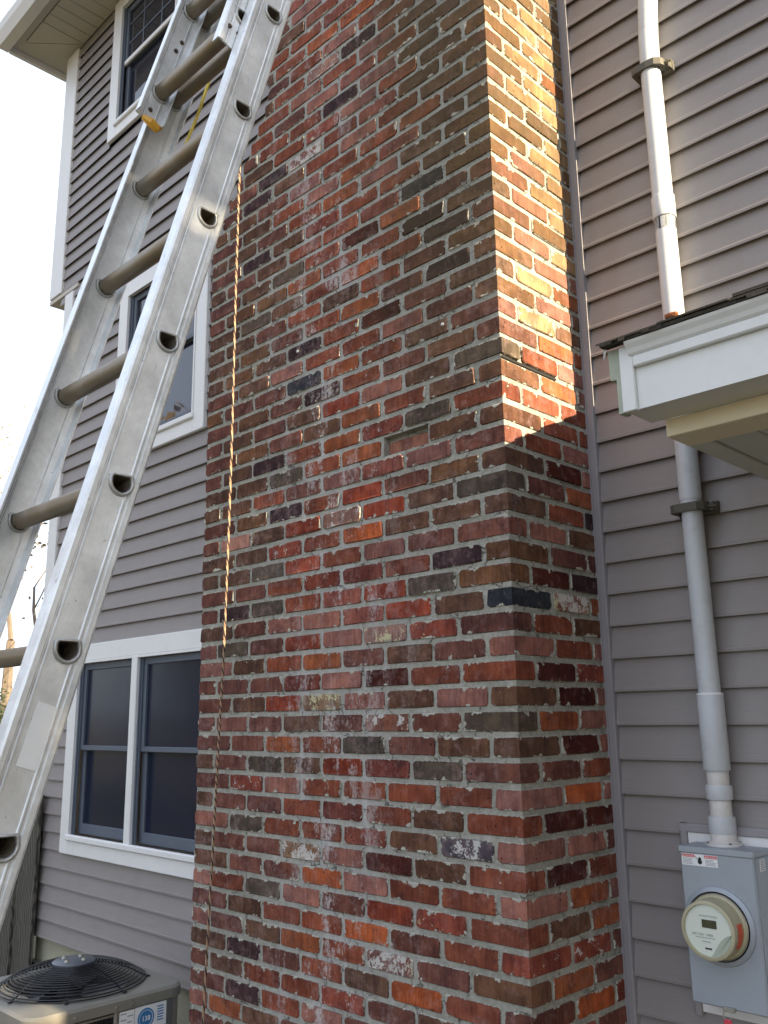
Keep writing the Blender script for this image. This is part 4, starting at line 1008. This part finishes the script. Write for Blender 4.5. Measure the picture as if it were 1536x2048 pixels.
text('lettering', '138', .026, (ax1 + .0012, 0.005, -0.405), RYZ, M_LABW, l2, 'CENTER', .0006)
g = G()
for i in range(6): g.box(ax1 - .0004, ax1 + .0003, 0.056, 0.056 + rnd.uniform(.026, .034), -0.366 - i * .010, -0.3615 - i * .010)
g.build('blue_lines', M_BLUE, l2)
for y in (-.42, -.30, -.128, -.06, .12):
    g = G(); g.lathe((ax1, y, az - .030), (1, 0, 0), [(0, .006), (.004, .0055), (.005, 0)], 8); g.build('lid_screw', M_STEEL, ac)

# ------------------------------------------------------------------ fence beside the house corner
fen = root('wooden_fence', 'weathered grey wooden fence boards at the house corner behind the ladder', 'fence', (-4.2, 0.44, GZ))
xx = -3.928
for i in range(16):
    w = 0.155 if i == 0 else 0.14 + rnd.uniform(-.01, .01); dd = 0 if i % 2 == 0 else .022
    zt_ = 0.34 + rnd.uniform(-.02, .02)
    g = G(); g.cbox(xx - w, xx - .003, 0.432 + dd, 0.456 + dd, GZ - .05, zt_, .003); o = g.build('board', M_WOOD, fen); xx -= w
for z in (-0.7, 0.05): G().cbox(xx, -3.95, 0.480, 0.515, z, z + .09, .003).build('fence_rail', M_WOOD, fen)

# ------------------------------------------------------------------ trees
def tree(name, label, base, height, seed, leaves, leafm, leafsize=0.05, group=None, spread=0.45, lean=0.0, levels=5, start=.25, bark=None):
    rs = random.Random(seed); root_ = root(name, label, 'tree', base, group)
    tg = G(); lv = []
    def grow(p, d, L, r, lev):
        n = 4; pts = [p]; rr_ = [r]; q = p.copy(); dd = d.copy()
        for i in range(n):
            dd = (dd + Vector((rs.gauss(0, .12), rs.gauss(0, .12), rs.gauss(0, .07) + .03))).normalized(); q = q + dd * (L / n); pts.append(q.copy()); rr_.append(r * (1 - .12 * (i + 1)))
        tg.tube(pts, rr_, 6 if lev < 2 else (4 if lev < 4 else 3), False)
        if lev >= levels - 2:
            for _ in range(leaves): lv.append(pts[rs.randint(1, n)] + Vector((rs.gauss(0, .12), rs.gauss(0, .12), rs.gauss(0, .1))))
        if lev >= levels: return
        for k in range(rs.choice((2, 3, 3) if lev < 3 else (2, 2, 3))):
            a_ = rs.uniform(0, 6.28); sp = spread * rs.uniform(.6, 1.5)
            nd = (dd + Vector((math.cos(a_), math.sin(a_), rs.uniform(-.2, .5))) * sp).normalized()
            st_ = pts[rs.choice((2, 3, 4))] if k else pts[-1]
            grow(st_.copy(), nd, L * rs.uniform(.58, .82), rr_[-1] * rs.uniform(.55, .8), lev + 1)
    b0 = Vector(base); grow(b0, Vector((lean, 0, 1)).normalized(), height * start, height * .013, 0)
    tg.build('trunk', bark or M_BARK, root_, origin=base)
    if lv:
        V = []; F = []
        for c in lv:
            a_ = Vector((rs.gauss(0, 1), rs.gauss(0, 1), rs.gauss(0, 1))).normalized() * leafsize * rs.uniform(.5, 1.3); b_ = a_.orthogonal().normalized() * leafsize * .6
            n_ = len(V); V += [c - a_, c + b_, c + a_, c - b_]; F.append((n_, n_ + 1, n_ + 2, n_ + 3))
        mesh('crown', V, F, leafm, root_, origin=tuple(Vector(base) + Vector((0, 0, height * .6))))
    return root_
for i, (x, y, h_, lab) in enumerate(((-13.5, 4.30, 10.5, 'bare tree with a few rust leaves left of the house, nearest the siding'), (-16.5, 5.2, 11.5, 'bare leafless tree at the far left edge behind the ladder'), (-20, 6.9, 15.0, 'taller pale bare tree further back on the left'), (-14.6, 4.1, 9.0, 'thin bare sapling between the larger bare trees on the left'))):
    tree('bare_tree', lab, (x, y, GZ), h_, 40 + i, 1, M_LEAF, .045, 'bare trees left of the house', levels=6, spread=.5, bark=M_BARK if i % 2 == 0 else M_BARKP)
def shrub_mass(name, cx_, cy_, rx, ry, hz_, n, m_, size, seed):
    rs = random.Random(seed); V = []; F = []
    for _ in range(n):
        a_ = rs.uniform(0, 6.28); r_ = math.sqrt(rs.random()); x = cx_ + rx * r_ * math.cos(a_); y = cy_ + ry * r_ * math.sin(a_)
        top = hz_ * (0.55 + .45 * mnoise.noise(Vector((x * .6, y * .6, seed)))) ; z = GZ + top * rs.random() ** .6
        c = Vector((x, y, z)); d = Vector((rs.gauss(0, 1), rs.gauss(0, 1), rs.gauss(0, 1))).normalized() * size * rs.uniform(.5, 1.4); e = d.orthogonal().normalized() * size * .5
        n_ = len(V); V += [c - d, c + e, c + d, c - e]; F.append((n_, n_ + 1, n_ + 2, n_ + 3))
    return mesh(name, V, F, m_, origin=(cx_, cy_, GZ))
tag(shrub_mass('thicket', -13, 3.9, 3.2, 2.2, 3.6, 17000, M_LEAFG, .05, 5), 'tangled yellow-green thicket seen left of the ladder', 'thicket', kind='stuff')
tag(shrub_mass('distant_wood', -34, 14, 9, 14, 3.6, 9000, M_LEAF, .16, 6), 'distant brown autumn woodland beyond the thicket', 'woodland', kind='stuff')
# evergreens; the unseen one right of the porch is added to shade the ladder
def evergreen(label, base, h_, r_, seed, n=9000):
    rs = random.Random(seed); rt_ = root('evergreen_tree', label, 'tree', base, None)
    g = G(); g.tube([base, (base[0], base[1], base[2] + h_)], [h_ * .02, .02], 8); g.build('trunk', M_BARK, rt_, origin=base)
    V = []; F = []
    for _ in range(n):
        t = rs.random() ** .8; z = .06 * h_ + t * h_ * .94; lay = .72 + .28 * math.sin(z * 9); R_ = r_ * (1 - t) * lay + .08; a_ = rs.uniform(0, 6.28); q = R_ * math.sqrt(rs.uniform(.15, 1))
        c = Vector(base) + Vector((q * math.cos(a_), q * math.sin(a_), z - q * .2)); d = Vector((math.cos(a_), math.sin(a_), -.25)) * .22 * rs.uniform(.6, 1.4); e = Vector((-math.sin(a_), math.cos(a_), rs.uniform(-.4, .4))) * .10
        n_ = len(V); V += [c - d, c + e, c + d, c - e]; F.append((n_, n_ + 1, n_ + 2, n_ + 3))
    mesh('crown', V, F, M_NEEDLE, rt_, origin=base)
evergreen('tall unseen conical evergreen added right of the porch to shade the ladder', (9.0, -2.75, GZ), 14.0, 4.0, 11, 26000)
for i, (x, y, h_, lab) in enumerate(((-10.5, -4.6, 9.5, 'bare tree across the yard nearest the air conditioner'), (-13.0, -7.6, 11.5, 'tall bare brown tree across the yard in front of the house'), (-8.8, -8.4, 10.0, 'spreading bare tree at the near side of the yard'), (-15.5, -4.2, 10.0, 'bare tree in the far corner of the front yard'))):
    tree('yard_tree', lab, (x, y, GZ), h_, 70 + i, 8, M_LEAF, .14, 'bare trees across the yard', spread=.55)
evergreen('dark evergreen at the back of the front yard', (-15.0, -8.6, GZ), 12.0, 2.6, 21, 8000)
evergreen('shorter dark evergreen nearer the house in the front yard', (-10.2, -7.0, GZ), 7.0, 2.0, 22, 6000)
tree('yard_tree', 'slender unseen bare tree added right of the house to dapple the sunlight', (10.5, 0.75, GZ), 11.0, 91, 1, M_LEAF, .05, None, spread=.42, levels=5)  # out of view, put in so its twigs break up the sun patch
print('objects', len(bpy.data.objects))
